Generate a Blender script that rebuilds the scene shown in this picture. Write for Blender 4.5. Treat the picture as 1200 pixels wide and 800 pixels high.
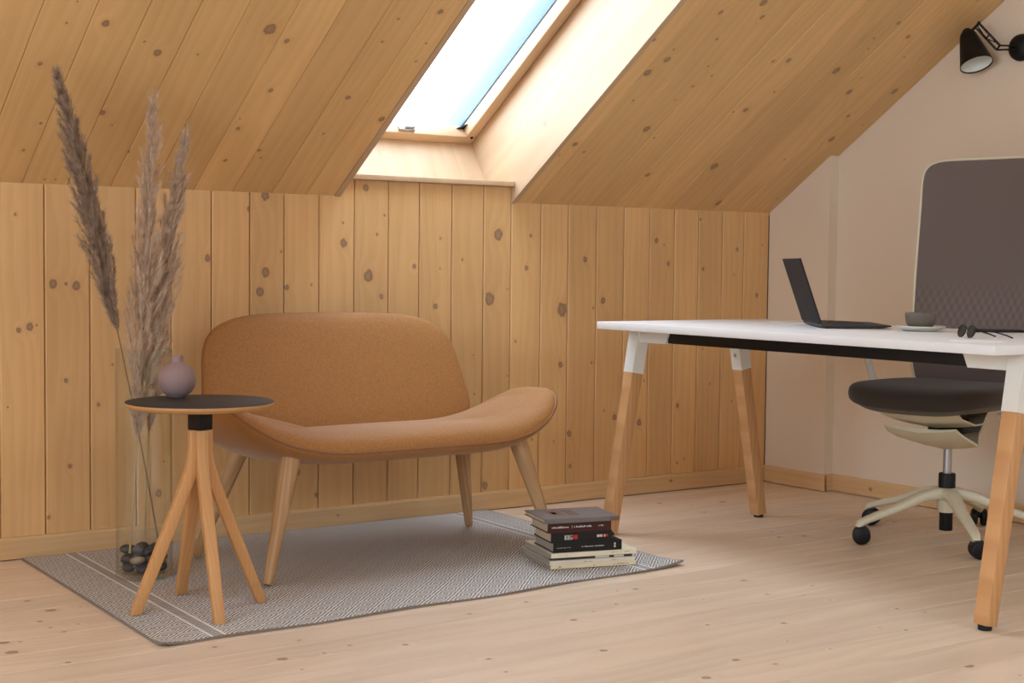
import bpy, bmesh, math, random
from mathutils import Vector, Matrix
from math import sin, cos, pi, radians

for o in list(bpy.data.objects):
    bpy.data.objects.remove(o)
SC = bpy.context.scene
COL = SC.collection
random.seed(7)

# ------------------------------------------------------------------ camera
CAM_YAW, CAM_PITCH, CAM_ROLL = 0.6130, -0.0516, 0.0105
CAM_LOC = Vector((-4.5694, -4.5783, 0.9246))
fw = Vector((sin(CAM_YAW)*cos(CAM_PITCH), cos(CAM_YAW)*cos(CAM_PITCH), sin(CAM_PITCH)))
rt = Vector((cos(CAM_YAW), -sin(CAM_YAW), 0.0))
up = rt.cross(fw)
rt2 = rt*cos(CAM_ROLL) + up*sin(CAM_ROLL)
up2 = up*cos(CAM_ROLL) - rt*sin(CAM_ROLL)
cam_data = bpy.data.cameras.new('camera')
cam_data.sensor_width = 36.0
cam_data.lens = 36.0*1729.3/1200.0
cam_data.clip_start = 0.05
cam = bpy.data.objects.new('camera', cam_data)
M = Matrix((rt2, up2, -fw)).transposed().to_4x4()
M.translation = CAM_LOC
cam.matrix_world = M
COL.objects.link(cam)
SC.camera = cam

# ------------------------------------------------------------------ world: bright overcast sky
SKY_STRENGTH = 4.6
w = bpy.data.worlds.new('overcast_sky')
SC.world = w
w.use_nodes = True
nt = w.node_tree
nt.nodes.clear()
out = nt.nodes.new('ShaderNodeOutputWorld')
bg = nt.nodes.new('ShaderNodeBackground')
bg.inputs['Strength'].default_value = SKY_STRENGTH
tc = nt.nodes.new('ShaderNodeTexCoord')
nz = nt.nodes.new('ShaderNodeTexNoise')
nz.inputs['Scale'].default_value = 2.2
nz.inputs['Detail'].default_value = 3.0
rp = nt.nodes.new('ShaderNodeValToRGB')
rp.color_ramp.elements[0].position = 0.35
rp.color_ramp.elements[0].color = (0.76, 0.90, 1.10, 1)
rp.color_ramp.elements[1].position = 0.7
rp.color_ramp.elements[1].color = (0.87, 0.96, 1.10, 1)
nt.links.new(tc.outputs['Generated'], nz.inputs['Vector'])
nt.links.new(nz.outputs['Fac'], rp.inputs['Fac'])
nt.links.new(rp.outputs['Color'], bg.inputs['Color'])
nt.links.new(bg.outputs['Background'], out.inputs['Surface'])

# ------------------------------------------------------------------ exposure
vs = SC.view_settings
vs.view_transform = 'Standard'
vs.look = 'None'
vs.exposure = 1.10
vs.gamma = 1.0
vs.use_curve_mapping = False
SC.cycles.use_denoising = True
SC.cycles.max_bounces = 10
SC.cycles.diffuse_bounces = 6
SC.cycles.transparent_max_bounces = 16
SC.cycles.sample_clamp_indirect = 6.0

# ------------------------------------------------------------------ room constants
H = 1.1604            # knee wall height
A = 0.586             # roof pitch
CA, SA = cos(A), sin(A)
RIDGE = -3.3          # y of the ridge
YR = 2*RIDGE          # rear knee wall
XL, XR = -6.3, 0.0504
FRAME_OFF = 0.345

# ------------------------------------------------------------------ helpers
def setp(o, label=None, cat=None, group=None, kind=None):
    if label: o['label'] = label
    if cat: o['category'] = cat
    if group: o['group'] = group
    if kind: o['kind'] = kind
    return o

def empty(name, loc=(0, 0, 0), rz=0.0, label=None, cat=None, group=None):
    o = bpy.data.objects.new(name, None)
    o.empty_display_size = 0.05
    o.location = loc
    o.rotation_euler = (0, 0, rz)
    COL.objects.link(o)
    return setp(o, label, cat, group)

def link(name, me, mat, parent=None, loc=(0, 0, 0), rot=None):
    o = bpy.data.objects.new(name, me)
    if mat is not None and not me.materials:
        me.materials.append(mat)
    o.location = loc
    if rot is not None:
        o.rotation_euler = rot
    COL.objects.link(o)
    if parent is not None:
        o.parent = parent
    return o

def smooth(me, ang=40):
    for p in me.polygons:
        p.use_smooth = True
    try:
        me.set_sharp_from_angle(angle=radians(ang))
    except Exception:
        pass

def bm_mesh(bm, name, sm=None):
    bmesh.ops.recalc_face_normals(bm, faces=bm.faces)
    me = bpy.data.meshes.new(name)
    bm.to_mesh(me)
    bm.free()
    if sm is not None:
        smooth(me, sm)
    return me

def bm_box(bm, c, s, bevel=0.0, seg=2, mat=None):
    r = bmesh.ops.create_cube(bm, size=1.0)
    vs_ = r['verts']
    for v in vs_:
        v.co = Vector((v.co.x*s[0], v.co.y*s[1], v.co.z*s[2]))
    if bevel > 0:
        es = list({e for v in vs_ for e in v.link_edges})
        rr = bmesh.ops.bevel(bm, geom=es, offset=bevel, segments=seg, affect='EDGES', profile=0.5)
        vs_ = list({v for f in rr['faces'] for v in f.verts} | {v for v in vs_ if v.is_valid})
    if mat is not None:
        for v in vs_:
            v.co = mat @ v.co
    for v in vs_:
        v.co += Vector(c)

def box(name, c, s, mat, parent=None, bevel=0.0, seg=2, rot=None):
    """box whose mesh is centred on its own origin"""
    bm = bmesh.new()
    bm_box(bm, (0, 0, 0), s, bevel, seg)
    return link(name, bm_mesh(bm, name, 35 if bevel else None), mat, parent, c, rot)

def prism_mesh(name, poly, ax, a0, a1, bevel=0.0):
    """extrude a 2-D polygon along axis ax (0: poly is (y,z), 1: (x,z), 2: (x,y))"""
    bm = bmesh.new()
    def P3(p, t):
        if ax == 0: return (t, p[0], p[1])
        if ax == 1: return (p[0], t, p[1])
        return (p[0], p[1], t)
    lo = [bm.verts.new(P3(p, a0)) for p in poly]
    hi = [bm.verts.new(P3(p, a1)) for p in poly]
    n = len(poly)
    bm.faces.new(lo); bm.faces.new(hi[::-1])
    for i in range(n):
        bm.faces.new((lo[i], hi[i], hi[(i+1) % n], lo[(i+1) % n]))
    if bevel > 0:
        bmesh.ops.recalc_face_normals(bm, faces=bm.faces)
        bmesh.ops.bevel(bm, geom=list(bm.edges), offset=bevel, segments=2, affect='EDGES', profile=0.5)
    return bm_mesh(bm, name, 35 if bevel else None)

def prism(name, poly, ax, a0, a1, mat, parent=None, bevel=0.0, loc=(0, 0, 0), rot=None):
    return link(name, prism_mesh(name, poly, ax, a0, a1, bevel), mat, parent, loc, rot)

def lathe_mesh(name, prof, seg=40, closed=False, sm=40):
    bm = bmesh.new()
    rings = []
    for r, z in prof:
        if r < 1e-6:
            rings.append([bm.verts.new((0, 0, z))])
        else:
            rings.append([bm.verts.new((r*cos(2*pi*i/seg), r*sin(2*pi*i/seg), z)) for i in range(seg)])
    pairs = list(zip(rings[:-1], rings[1:]))
    if closed:
        pairs.append((rings[-1], rings[0]))
    for a, b in pairs:
        for i in range(seg):
            j = (i+1) % seg
            if len(a) == 1 and len(b) == 1: continue
            if len(a) == 1: bm.faces.new((a[0], b[i], b[j]))
            elif len(b) == 1: bm.faces.new((a[i], b[0], a[j]))
            else: bm.faces.new((a[i], b[i], b[j], a[j]))
    return bm_mesh(bm, name, sm)

def lathe(name, prof, mat, parent=None, loc=(0, 0, 0), seg=40, closed=False, rot=None, sm=40):
    return link(name, lathe_mesh(name, prof, seg, closed, sm), mat, parent, loc, rot)

def bm_tube(bm, pts, rad, seg=10, closed=False, cap=True, square=None, ref=Vector((0, 0, 1))):
    """sweep; rad: number or list. square=(a,b) half sizes scaled by rad instead of a circle"""
    pts = [Vector(p) for p in pts]
    n = len(pts)
    rr = rad if isinstance(rad, (list, tuple)) else [rad]*n
    rings = []
    N = None
    for i, p in enumerate(pts):
        if closed:
            t = pts[(i+1) % n]-pts[i-1]
        else:
            t = pts[min(i+1, n-1)]-pts[max(i-1, 0)]
        t.normalize()
        if N is None:
            N = ref - t*ref.dot(t)
            if N.length < 1e-3:
                N = Vector((1, 0, 0)) - t*t.x
        else:
            N = N - t*N.dot(t)
        N.normalize()
        B = t.cross(N)
        ring = []
        if square:
            for sx, sy in ((1, 1), (-1, 1), (-1, -1), (1, -1)):
                ring.append(bm.verts.new(p + N*(sx*square[0]*rr[i]) + B*(sy*square[1]*rr[i])))
        else:
            for k in range(seg):
                a = 2*pi*k/seg
                ring.append(bm.verts.new(p + (N*cos(a)+B*sin(a))*rr[i]))
        rings.append(ring)
    m = len(rings[0])
    for i in range(n if closed else n-1):
        a, b = rings[i], rings[(i+1) % n]
        for k in range(m):
            bm.faces.new((a[k], a[(k+1) % m], b[(k+1) % m], b[k]))
    if cap and not closed:
        bm.faces.new(rings[0][::-1]); bm.faces.new(rings[-1])

def tube(name, pts, rad, mat, parent=None, seg=10, closed=False, square=None, ref=Vector((0, 0, 1)), bevel=0.0, loc=(0, 0, 0), sm=45):
    bm = bmesh.new()
    bm_tube(bm, pts, rad, seg, closed, True, square, ref)
    if bevel > 0:
        bmesh.ops.recalc_face_normals(bm, faces=bm.faces)
        es = [e for e in bm.edges if len(e.link_faces) == 2 and e.calc_face_angle() > 0.8]
        bmesh.ops.bevel(bm, geom=es, offset=bevel, segments=2, affect='EDGES', profile=0.5)
    return link(name, bm_mesh(bm, name, sm), mat, parent, loc)

def bez(p0, p1, p2, p3, n=12):
    p0, p1, p2, p3 = map(Vector, (p0, p1, p2, p3))
    r = []
    for i in range(n+1):
        t = i/n; u = 1-t
        r.append(p0*u**3 + p1*3*u*u*t + p2*3*u*t*t + p3*t**3)
    return r

# ------------------------------------------------------------------ materials
def newmat(name):
    m = bpy.data.materials.new(name)
    m.use_nodes = True
    n = m.node_tree
    n.nodes.clear()
    o = n.nodes.new('ShaderNodeOutputMaterial')
    b = n.nodes.new('ShaderNodeBsdfPrincipled')
    n.links.new(b.outputs[0], o.inputs[0])
    return m, n, b, o

class NB:
    """tiny node-building helper"""
    def __init__(s, nt): s.t = nt
    def n(s, typ, **k):
        x = s.t.nodes.new(typ)
        for a, v in k.items(): setattr(x, a, v)
        return x
    def put(s, sock, v):
        if hasattr(v, 'is_output') or isinstance(v, bpy.types.NodeSocket): s.t.links.new(v, sock)
        else: sock.default_value = v
    def math(s, op, a, b=None, c=None, clamp=False):
        x = s.n('ShaderNodeMath', operation=op, use_clamp=clamp)
        s.put(x.inputs[0], a)
        if b is not None: s.put(x.inputs[1], b)
        if c is not None: s.put(x.inputs[2], c)
        return x.outputs[0]
    def vec(s, op, a, b=None, scale=None):
        x = s.n('ShaderNodeVectorMath', operation=op)
        s.put(x.inputs[0], a)
        if b is not None: s.put(x.inputs[1], b)
        if scale is not None: s.put(x.inputs['Scale'], scale)
        return x
    def mix(s, f, a, b, mode='MIX'):
        x = s.n('ShaderNodeMix', data_type='RGBA', blend_type=mode)
        s.put(x.inputs['Factor'], f); s.put(x.inputs['A'], a); s.put(x.inputs['B'], b)
        return x.outputs['Result']
    def ss(s, v, a, b):
        x = s.n('ShaderNodeMapRange', interpolation_type='SMOOTHSTEP')
        s.put(x.inputs['Value'], v); x.inputs['From Min'].default_value = a; x.inputs['From Max'].default_value = b
        return x.outputs['Result']
    def noise(s, v, scale, detail=2.0, rough=0.5):
        x = s.n('ShaderNodeTexNoise')
        s.put(x.inputs['Vector'], v)
        x.inputs['Scale'].default_value = scale; x.inputs['Detail'].default_value = detail; x.inputs['Roughness'].default_value = rough
        return x.outputs['Fac']
    def comb(s, x, y, z):
        c = s.n('ShaderNodeCombineXYZ')
        s.put(c.inputs[0], x); s.put(c.inputs[1], y); s.put(c.inputs[2], z)
        return c.outputs[0]

def c4(c): return (c[0], c[1], c[2], 1.0)

NK = 6
def pine(name, light, dark, knotc=(0.235, 0.145, 0.088), rough=0.45, ringf=26.0, contrast=0.30, vary=0.16, knot_fade=0.9):
    """board wood: local X across the board, local Z along it; knots come from object properties k0..k5 = (across, along, radius)"""
    m, nt, b, o = newmat(name)
    q = NB(nt)
    tc = q.n('ShaderNodeTexCoord')
    sp = q.n('ShaderNodeSeparateXYZ')
    nt.links.new(tc.outputs['Object'], sp.inputs[0])
    w_, t_, l_ = sp.outputs
    oi = q.n('ShaderNodeObjectInfo')
    rnd = oi.outputs['Random']
    off = q.math('MULTIPLY', rnd, 57.0)
    dmin = None
    for i in range(NK):
        at = q.n('ShaderNodeAttribute', attribute_type='OBJECT', attribute_name='k%d' % i)
        s3 = q.n('ShaderNodeSeparateXYZ')
        nt.links.new(at.outputs['Vector'], s3.inputs[0])
        dx = q.math('SUBTRACT', w_, s3.outputs[0])
        dz = q.math('MULTIPLY', q.math('SUBTRACT', l_, s3.outputs[1]), 0.82)
        d = q.math('SQRT', q.math('ADD', q.math('MULTIPLY', dx, dx), q.math('MULTIPLY', dz, dz)))
        d = q.math('DIVIDE', d, q.math('MAXIMUM', s3.outputs[2], 0.00002))
        dmin = d if dmin is None else q.math('MINIMUM', dmin, d)
    wob = q.noise(q.comb(q.math('ADD', w_, off), l_, off), 60.0, 2.0)
    dk = q.math('ADD', dmin, q.math('MULTIPLY', q.math('SUBTRACT', wob, 0.5), 0.9))
    bump = q.math('POWER', 2.718, q.math('MULTIPLY', q.math('MULTIPLY', dmin, dmin), -0.16))
    n1 = q.noise(q.comb(q.math('MULTIPLY', w_, 6.0), off, q.math('MULTIPLY', l_, 0.75)), 1.0, 2.0)
    f = q.math('ADD', q.math('MULTIPLY', w_, ringf), q.math('MULTIPLY', n1, 5.0))
    f = q.math('ADD', q.math('ADD', f, off), q.math('MULTIPLY', bump, 0.9))
    ring = q.math('FRACT', f)
    ring = q.math('MULTIPLY', q.ss(ring, 0.0, 0.75), q.math('SUBTRACT', 1.0, q.ss(ring, 0.8, 1.0)))
    fib = q.noise(q.comb(q.math('MULTIPLY', w_, 330.0), off, q.math('MULTIPLY', l_, 5.0)), 1.0, 2.0)
    lowf = q.noise(q.comb(q.math('MULTIPLY', w_, 9.0), off, q.math('MULTIPLY', l_, 2.2)), 1.0, 3.0)
    fac = q.math('ADD', q.math('MULTIPLY', ring, contrast), q.math('MULTIPLY', q.math('SUBTRACT', fib, 0.5), 0.8), clamp=True)
    col = q.mix(fac, c4(light), c4(dark))
    # board-to-board and along-board tone
    tone = q.math('ADD', 1.0 - vary*0.5, q.math('MULTIPLY', rnd, vary))
    tone = q.math('MULTIPLY', tone, q.math('ADD', 0.86, q.math('MULTIPLY', lowf, 0.28)))
    col = q.vec('SCALE', col, scale=tone).outputs[0]
    # knots: a halo, then the dark knot with a lighter middle
    halo = q.math('MULTIPLY', q.math('SUBTRACT', 1.0, q.ss(dk, 0.8, 2.6)), 0.32)
    col = q.mix(halo, col, c4(dark))
    core = q.mix(q.ss(dk, 0.2, 0.9), c4((knotc[0]*1.5, knotc[1]*1.45, knotc[2]*1.4)), c4(knotc))
    kn = q.math('MULTIPLY', q.math('SUBTRACT', 1.0, q.ss(dk, 0.75, 1.12)), knot_fade)
    col = q.mix(kn, col, core)
    nt.links.new(col, b.inputs['Base Color'])
    b.inputs['Roughness'].default_value = rough
    b.inputs['Specular IOR Level'].default_value = 0.35
    bp = q.n('ShaderNodeBump')
    bp.inputs['Strength'].default_value = 0.12
    bp.inputs['Distance'].default_value = 0.002
    nt.links.new(fib, bp.inputs['Height'])
    nt.links.new(bp.outputs[0], b.inputs['Normal'])
    return m

def plain(name, col, rough=0.5, metal=0.0, spec=0.5, nscale=0, namt=0.0, bscale=0, bamt=0.0, stretch=None, coat=0.0, sheen=0.0):
    """simple surface with a little noise in colour and relief"""
    m, nt, b, o = newmat(name)
    q = NB(nt)
    b.inputs['Roughness'].default_value = rough
    b.inputs['Metallic'].default_value = metal
    b.inputs['Specular IOR Level'].default_value = spec
    b.inputs['Coat Weight'].default_value = coat
    b.inputs['Sheen Weight'].default_value = sheen
    b.inputs['Base Color'].default_value = c4(col)
    tc = q.n('ShaderNodeTexCoord')
    v = tc.outputs['Object']
    if stretch:
        v = q.vec('MULTIPLY', v, stretch).outputs[0]
    if nscale:
        n = q.noise(v, nscale, 3.0)
        k = q.math('ADD', 1.0-namt*0.5, q.math('MULTIPLY', n, namt))
        cc = q.vec('SCALE', (col[0], col[1], col[2]), scale=k).outputs[0]
        nt.links.new(cc, b.inputs['Base Color'])
    if bscale:
        n2 = q.noise(v, bscale, 2.0)
        bp = q.n('ShaderNodeBump')
        bp.inputs['Strength'].default_value = bamt
        bp.inputs['Distance'].default_value = 0.002
        nt.links.new(n2, bp.inputs['Height'])
        nt.links.new(bp.outputs[0], b.inputs['Normal'])
    return m

def glassy(name, tint=(0.97, 0.985, 0.98), ior=1.45, gloss=1.0):
    """thin clear glass: passes light straight on, reflects by angle"""
    m = bpy.data.materials.new(name)
    m.use_nodes = True
    nt = m.node_tree
    nt.nodes.clear()
    q = NB(nt)
    o = q.n('ShaderNodeOutputMaterial')
    tr = q.n('ShaderNodeBsdfTransparent'); tr.inputs['Color'].default_value = c4(tint)
    gl = q.n('ShaderNodeBsdfGlossy'); gl.inputs['Roughness'].default_value = 0.02
    lw = q.n('ShaderNodeLayerWeight'); lw.inputs['Blend'].default_value = 0.5
    f0 = ((ior-1)/(ior+1))**2
    fres = q.math('ADD', f0, q.math('MULTIPLY', q.math('POWER', lw.outputs['Facing'], 5.0), 1.0-f0))
    mx = q.n('ShaderNodeMixShader')
    nt.links.new(q.math('MULTIPLY', fres, gloss), mx.inputs[0])
    nt.links.new(tr.outputs[0], mx.inputs[1]); nt.links.new(gl.outputs[0], mx.inputs[2])
    nt.links.new(mx.outputs[0], o.inputs[0])
    return m

M_WALLP = pine('varnished_pine_wall', (0.72, 0.440, 0.195), (0.60, 0.325, 0.125))
M_CEILP = pine('varnished_pine_ceiling', (0.72, 0.465, 0.210), (0.60, 0.345, 0.135))
M_FLOORP = pine('bleached_pine_floor', (0.76, 0.605, 0.460), (0.66, 0.490, 0.345), knotc=(0.20, 0.12, 0.085), rough=0.42, ringf=14.0, contrast=0.45, vary=0.12, knot_fade=0.8)
M_TRIMP = pine('varnished_pine_trim', (0.67, 0.44, 0.225), (0.56, 0.33, 0.145), ringf=40.0, vary=0.05)
M_REVEAL = pine('pale_pine_reveal', (0.58, 0.405, 0.255), (0.50, 0.325, 0.185), knotc=(0.3, 0.2, 0.14), ringf=9.0, contrast=0.35, vary=0.08, knot_fade=0.5)
M_BEECH = pine('oiled_beech', (0.60, 0.31, 0.12), (0.48, 0.22, 0.075), ringf=90.0, contrast=0.3, vary=0.08)
M_DESKWOOD = pine('oiled_beech_desk', (0.62, 0.34, 0.15), (0.52, 0.255, 0.10), ringf=60.0, contrast=0.6, vary=0.08)
M_OAK = pine('oak_turned_leg', (0.55, 0.335, 0.165), (0.42, 0.23, 0.10), ringf=70.0, contrast=0.8, vary=0.06)
M_PLASTER = plain('cream_plaster', (0.76, 0.64, 0.50), 0.9, nscale=3, namt=0.05, bscale=180, bamt=0.12)
M_PAINT = plain('white_bounce_boards', (0.80, 0.79, 0.76), 0.7, nscale=3, namt=0.04, bscale=60, bamt=0.1)  # white given to unseen surfaces so the bounced light is less orange
M_DARKGAP = plain('dark_joint', (0.10, 0.06, 0.03), 0.9)
M_ROOF = plain('roof_structure', (0.55, 0.38, 0.2), 0.9, nscale=4, namt=0.1)
M_GLASS = glassy('window_glass', (0.96, 0.98, 0.98), 1.45, 1.0)
M_VGLASS = glassy('vase_glass', (0.965, 0.975, 0.965), 1.5, 1.0)
M_ALU = plain('sky_tinted_cladding', (0.070, 0.125, 0.180), 0.45, metal=0.0, nscale=5, namt=0.05)  # blue of the reflected sky is put into this colour
M_STEEL = plain('brushed_steel', (0.45, 0.47, 0.5), 0.35, metal=0.9, nscale=60, namt=0.15)
M_BLACK = plain('black_plastic', (0.006, 0.006, 0.0065), 0.5, spec=0.3, nscale=80, namt=0.2)
M_BLACKM = plain('black_metal', (0.003, 0.003, 0.0035), 0.5, spec=0.35, nscale=80, namt=0.2)
M_WHITE = plain('white_laminate', (0.80, 0.80, 0.80), 0.38, nscale=6, namt=0.03)
M_WHITEM = plain('white_powder_coat', (0.78, 0.77, 0.72), 0.42, nscale=40, namt=0.03)
M_CREAM = plain('cream_plastic', (0.70, 0.64, 0.47), 0.42, nscale=30, namt=0.04)
M_RUBBER = plain('black_rubber', (0.012, 0.012, 0.012), 0.75, nscale=60, namt=0.2)
M_LEATHER = plain('tan_wool_felt', (0.365, 0.165, 0.048), 0.68, spec=0.35, nscale=170, namt=0.75, bscale=300, bamt=0.25, sheen=0.35)
_b = [n_ for n_ in M_LEATHER.node_tree.nodes if n_.type == 'BSDF_PRINCIPLED'][0]
_b.inputs['Sheen Roughness'].default_value = 0.32
_b.inputs['Sheen Tint'].default_value = (1.0, 0.82, 0.68, 1.0)
M_PIPING = plain('tan_piping', (0.26, 0.11, 0.04), 0.6, nscale=300, namt=0.3)
M_MAUVE = plain('matt_mauve_ceramic', (0.30, 0.195, 0.185), 0.72, nscale=25, namt=0.06)
M_LINO = plain('charcoal_linoleum', (0.020, 0.020, 0.024), 0.55, nscale=90, namt=0.15)
M_PLY = plain('plywood_edge', (0.52, 0.27, 0.10), 0.5, nscale=60, namt=0.35, stretch=(0.2, 0.2, 6))
WALL_KNOTS=[(-1.417,1.040,0.0192),(-1.454,0.798,0.0208),(-1.975,0.882,0.0182),(-1.921,0.809,0.0091),(-2.075,0.995,0.0135),(-1.694,0.772,0.0094),(-1.986,1.192,0.0121),(-2.374,0.892,0.0145),(-2.393,0.826,0.0144),(-2.294,0.840,0.0088),(-2.375,1.149,0.0144),(-1.940,1.029,0.0052),(-1.577,0.944,0.0050),(-1.113,0.754,0.0232),(-1.003,0.950,0.0100),(-0.909,0.789,0.0118),(-0.572,0.937,0.0087),(-0.638,1.030,0.0104),(-0.187,1.002,0.0072),(-0.380,0.918,0.0071),(-0.067,0.807,0.0073),(-1.285,0.915,0.0081),(-0.399,1.123,0.0060),(-1.267,1.038,0.0052),(-3.096,0.853,0.0133),(-3.056,0.853,0.0053),(-3.022,0.845,0.0134),(-3.203,0.709,0.0079),(-3.169,0.719,0.0105),(-3.211,1.064,0.0044),(-3.074,0.742,0.0045),(-2.434,1.104,0.0086),(-1.468,0.094,0.0129),(-1.117,0.541,0.0100),(-1.071,0.268,0.0117),(-0.714,0.293,0.0121),(-0.844,0.320,0.0103),(-0.509,0.353,0.0088),(-1.333,0.635,0.0042),(-1.064,0.140,0.0067),(-3.046,0.279,0.0067),(-3.114,0.122,0.0053),(-2.754,0.168,0.0112),(-2.250,0.202,0.0089),(-2.177,0.116,0.0075),(-3.058,0.549,0.0067),]
CEIL_KNOTS=[(-3.147,0.740,0.0116),(-2.967,0.643,0.0121),(-3.045,0.362,0.0088),(-3.209,0.294,0.0050),(-3.226,0.163,0.0051),(-3.251,0.727,0.0041),(-2.849,0.652,0.0037),(-2.909,0.182,0.0045),(-3.277,0.553,0.0071),(-2.675,0.790,0.0197),(-2.606,0.748,0.0080),(-2.567,0.523,0.0078),(-2.600,0.331,0.0067),(-2.582,0.165,0.0071),(-2.487,0.228,0.0063),(-2.297,0.520,0.0094),(-2.131,0.428,0.0103),(-2.301,0.332,0.0047),(-2.299,0.893,0.0041),(-2.303,0.788,0.0041),(-2.178,0.943,0.0090),(-1.247,0.781,0.0147),(-1.212,0.854,0.0117),(-1.334,0.938,0.0071),(-1.039,0.486,0.0141),(-1.161,1.104,0.0085),(-1.023,1.174,0.0143),(-0.976,1.109,0.0087),(-0.665,0.638,0.0112),(-0.553,0.293,0.0168),(-1.082,0.979,0.0058),(-1.015,0.844,0.0048),(-1.206,0.631,0.0048),(-1.005,0.736,0.0052),(-1.295,0.369,0.0108),(-1.229,0.329,0.0063),(-0.686,0.921,0.0098),(-0.418,0.899,0.0158),(-0.023,0.826,0.0133),(-0.239,1.117,0.0094),(-0.350,1.176,0.0077),(-0.249,0.794,0.0131),(-0.342,0.055,0.0142),(-0.128,0.659,0.0084),(-0.086,0.514,0.0137),]
FLOOR_KNOTS=[(-1.794,-1.876,0.0076),(-1.411,-1.927,0.0059),(-1.727,-2.408,0.0119),(-1.974,-1.782,0.0056),(-1.584,-1.607,0.0051),(-1.504,-1.671,0.0041),(-2.313,-2.147,0.0098),(-1.511,-1.438,0.0086),(-0.825,-1.021,0.0100),(-0.323,-0.992,0.0107),(-0.910,-0.987,0.0075),(-1.579,-2.100,0.0056),(-1.490,-1.755,0.0041),(-1.391,-1.597,0.0042),(-2.098,-2.150,0.0051),(-2.151,-2.072,0.0086),(-1.885,-2.123,0.0035),(-0.782,-0.468,0.0082),(-2.234,-1.551,0.0085),(-2.360,-1.836,0.0087),(-2.636,-1.749,0.0068),(-2.219,-1.316,0.0060),(-2.427,-1.349,0.0058),(-2.733,-1.529,0.0071),(-1.858,-1.354,0.0083),(-2.028,-1.474,0.0060),(-2.131,-1.503,0.0039),(-2.850,-1.463,0.0053),(-2.665,-1.861,0.0050),(-1.918,-1.343,0.0041),(-3.042,-1.487,0.0119),(-2.930,-1.354,0.0053),(-2.935,-1.493,0.0052),(-3.044,-1.591,0.0033),(-3.549,-1.088,0.0137),(-3.539,-0.991,0.0123),(-3.338,-0.721,0.0115),(-3.400,-0.826,0.0074),(-3.398,-0.901,0.0055),(-3.468,-1.247,0.0067),(-3.358,-0.579,0.0079),(-3.384,-0.962,0.0054),(-3.129,-1.302,0.0070),]
# ================================================================== STRUCTURE
def board_mesh(name, width, length, thick=0.016, gap=0.0026, ch=0.0035):
    """front face on y=0 looking to -y; chamfered long edges; x centred, z from 0 up"""
    h = width/2 - gap/2
    prof = [(-h, thick), (-h, ch), (-h+ch, 0), (h-ch, 0), (h, ch), (h, thick)]
    bm = bmesh.new()
    a = [bm.verts.new((x, y, 0)) for x, y in prof]
    b = [bm.verts.new((x, y, length)) for x, y in prof]
    bm.faces.new(a); bm.faces.new(b[::-1])
    n = len(prof)
    for i in range(n):
        bm.faces.new((a[i], b[i], b[(i+1) % n], a[(i+1) % n]))
    return bm_mesh(bm, name)

def give_knots(o, lst):
    lst = sorted(lst, key=lambda k: -k[2])[:NK]
    for i, k in enumerate(lst):
        o['k%d' % i] = [float(k[0]), float(k[1]), float(k[2])]

def rnd_knots(width, l0, l1, n, big=False):
    return [(random.uniform(-0.42, 0.42)*width, random.uniform(l0, l1), random.uniform(0.003, 0.013 if big else 0.0045)) for _ in range(n)]

SPAN1 = (-2.088, -1.360)     # the skylight in view
SPAN2 = (-5.35, -4.62)       # its twin further along the same slope
S_TOP = 1.55

# ---- back knee wall
wall_back = link('wall_back', prism_mesh('wall_back', [(0.016, 0.0), (0.30, 0.0), (0.30, 0.955), (0.016, 1.150)], 0, XL, XR), M_DARKGAP)
setp(wall_back, 'knee wall of upright varnished pine boards', 'wall', kind='structure')
seams = [-3.122, -2.979, -2.828, -2.709, -2.569, -2.431, -2.303, -2.169, -2.031, -1.892, -1.763, -1.623, -1.482, -1.357, -1.217, -1.085, -0.945, -0.805, -0.671, -0.538, -0.406, -0.271, -0.147, -0.0008]
x = -3.122
while x > XL:
    x -= 0.139
    seams.insert(0, x)
for i in range(len(seams)-1):
    a, b = seams[i], seams[i+1]
    wd = b-a
    xc = (a+b)/2
    top = H
    for s0, s1 in (SPAN1, SPAN2):
        if b > s0+0.004 and a < s1-0.004:
            top = 1.219
    me = board_mesh('board', wd, top-0.060)
    o = link('board', me, M_WALLP, wall_back, (xc, 0.0, 0.060))
    ks = [(kx-xc, kz-0.060, r) for kx, kz, r in WALL_KNOTS if a < kx <= b]
    if not ks: ks = rnd_knots(wd, 0.1, 1.0, 2, True)
    else: ks += rnd_knots(wd, 0.05, 1.05, 2)
    give_knots(o, ks)

# ---- sloped ceiling (the far slope carries the boards in view)
def SL(x, s, off, mirror=False):
    y = -s*CA + off*SA
    z = H + s*SA + off*CA
    if mirror: y = YR - y
    return Vector((x, y, z))

S_RIDGE = -RIDGE/CA
def slab(name, x0, x1, s0, s1, o0, o1, mat, parent, mirror=False, ridge=False):
    bm = bmesh.new()
    vs_ = []
    for xx in (x0, x1):
        for s, of in ((s0, o0), (s1, o0), (s1, o1), (s0, o1)):
            if ridge and s == s1:      # cut plumb at the ridge
                s = S_RIDGE + of*SA/CA
            vs_.append(bm.verts.new(SL(xx, s, of, mirror)))
    for f in ((0, 1, 2, 3), (4, 7, 6, 5), (0, 4, 5, 1), (1, 5, 6, 2), (2, 6, 7, 3), (3, 7, 4, 0)):
        bm.faces.new([vs_[k] for k in f])
    return link(name, bm_mesh(bm, name), mat, parent)

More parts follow.
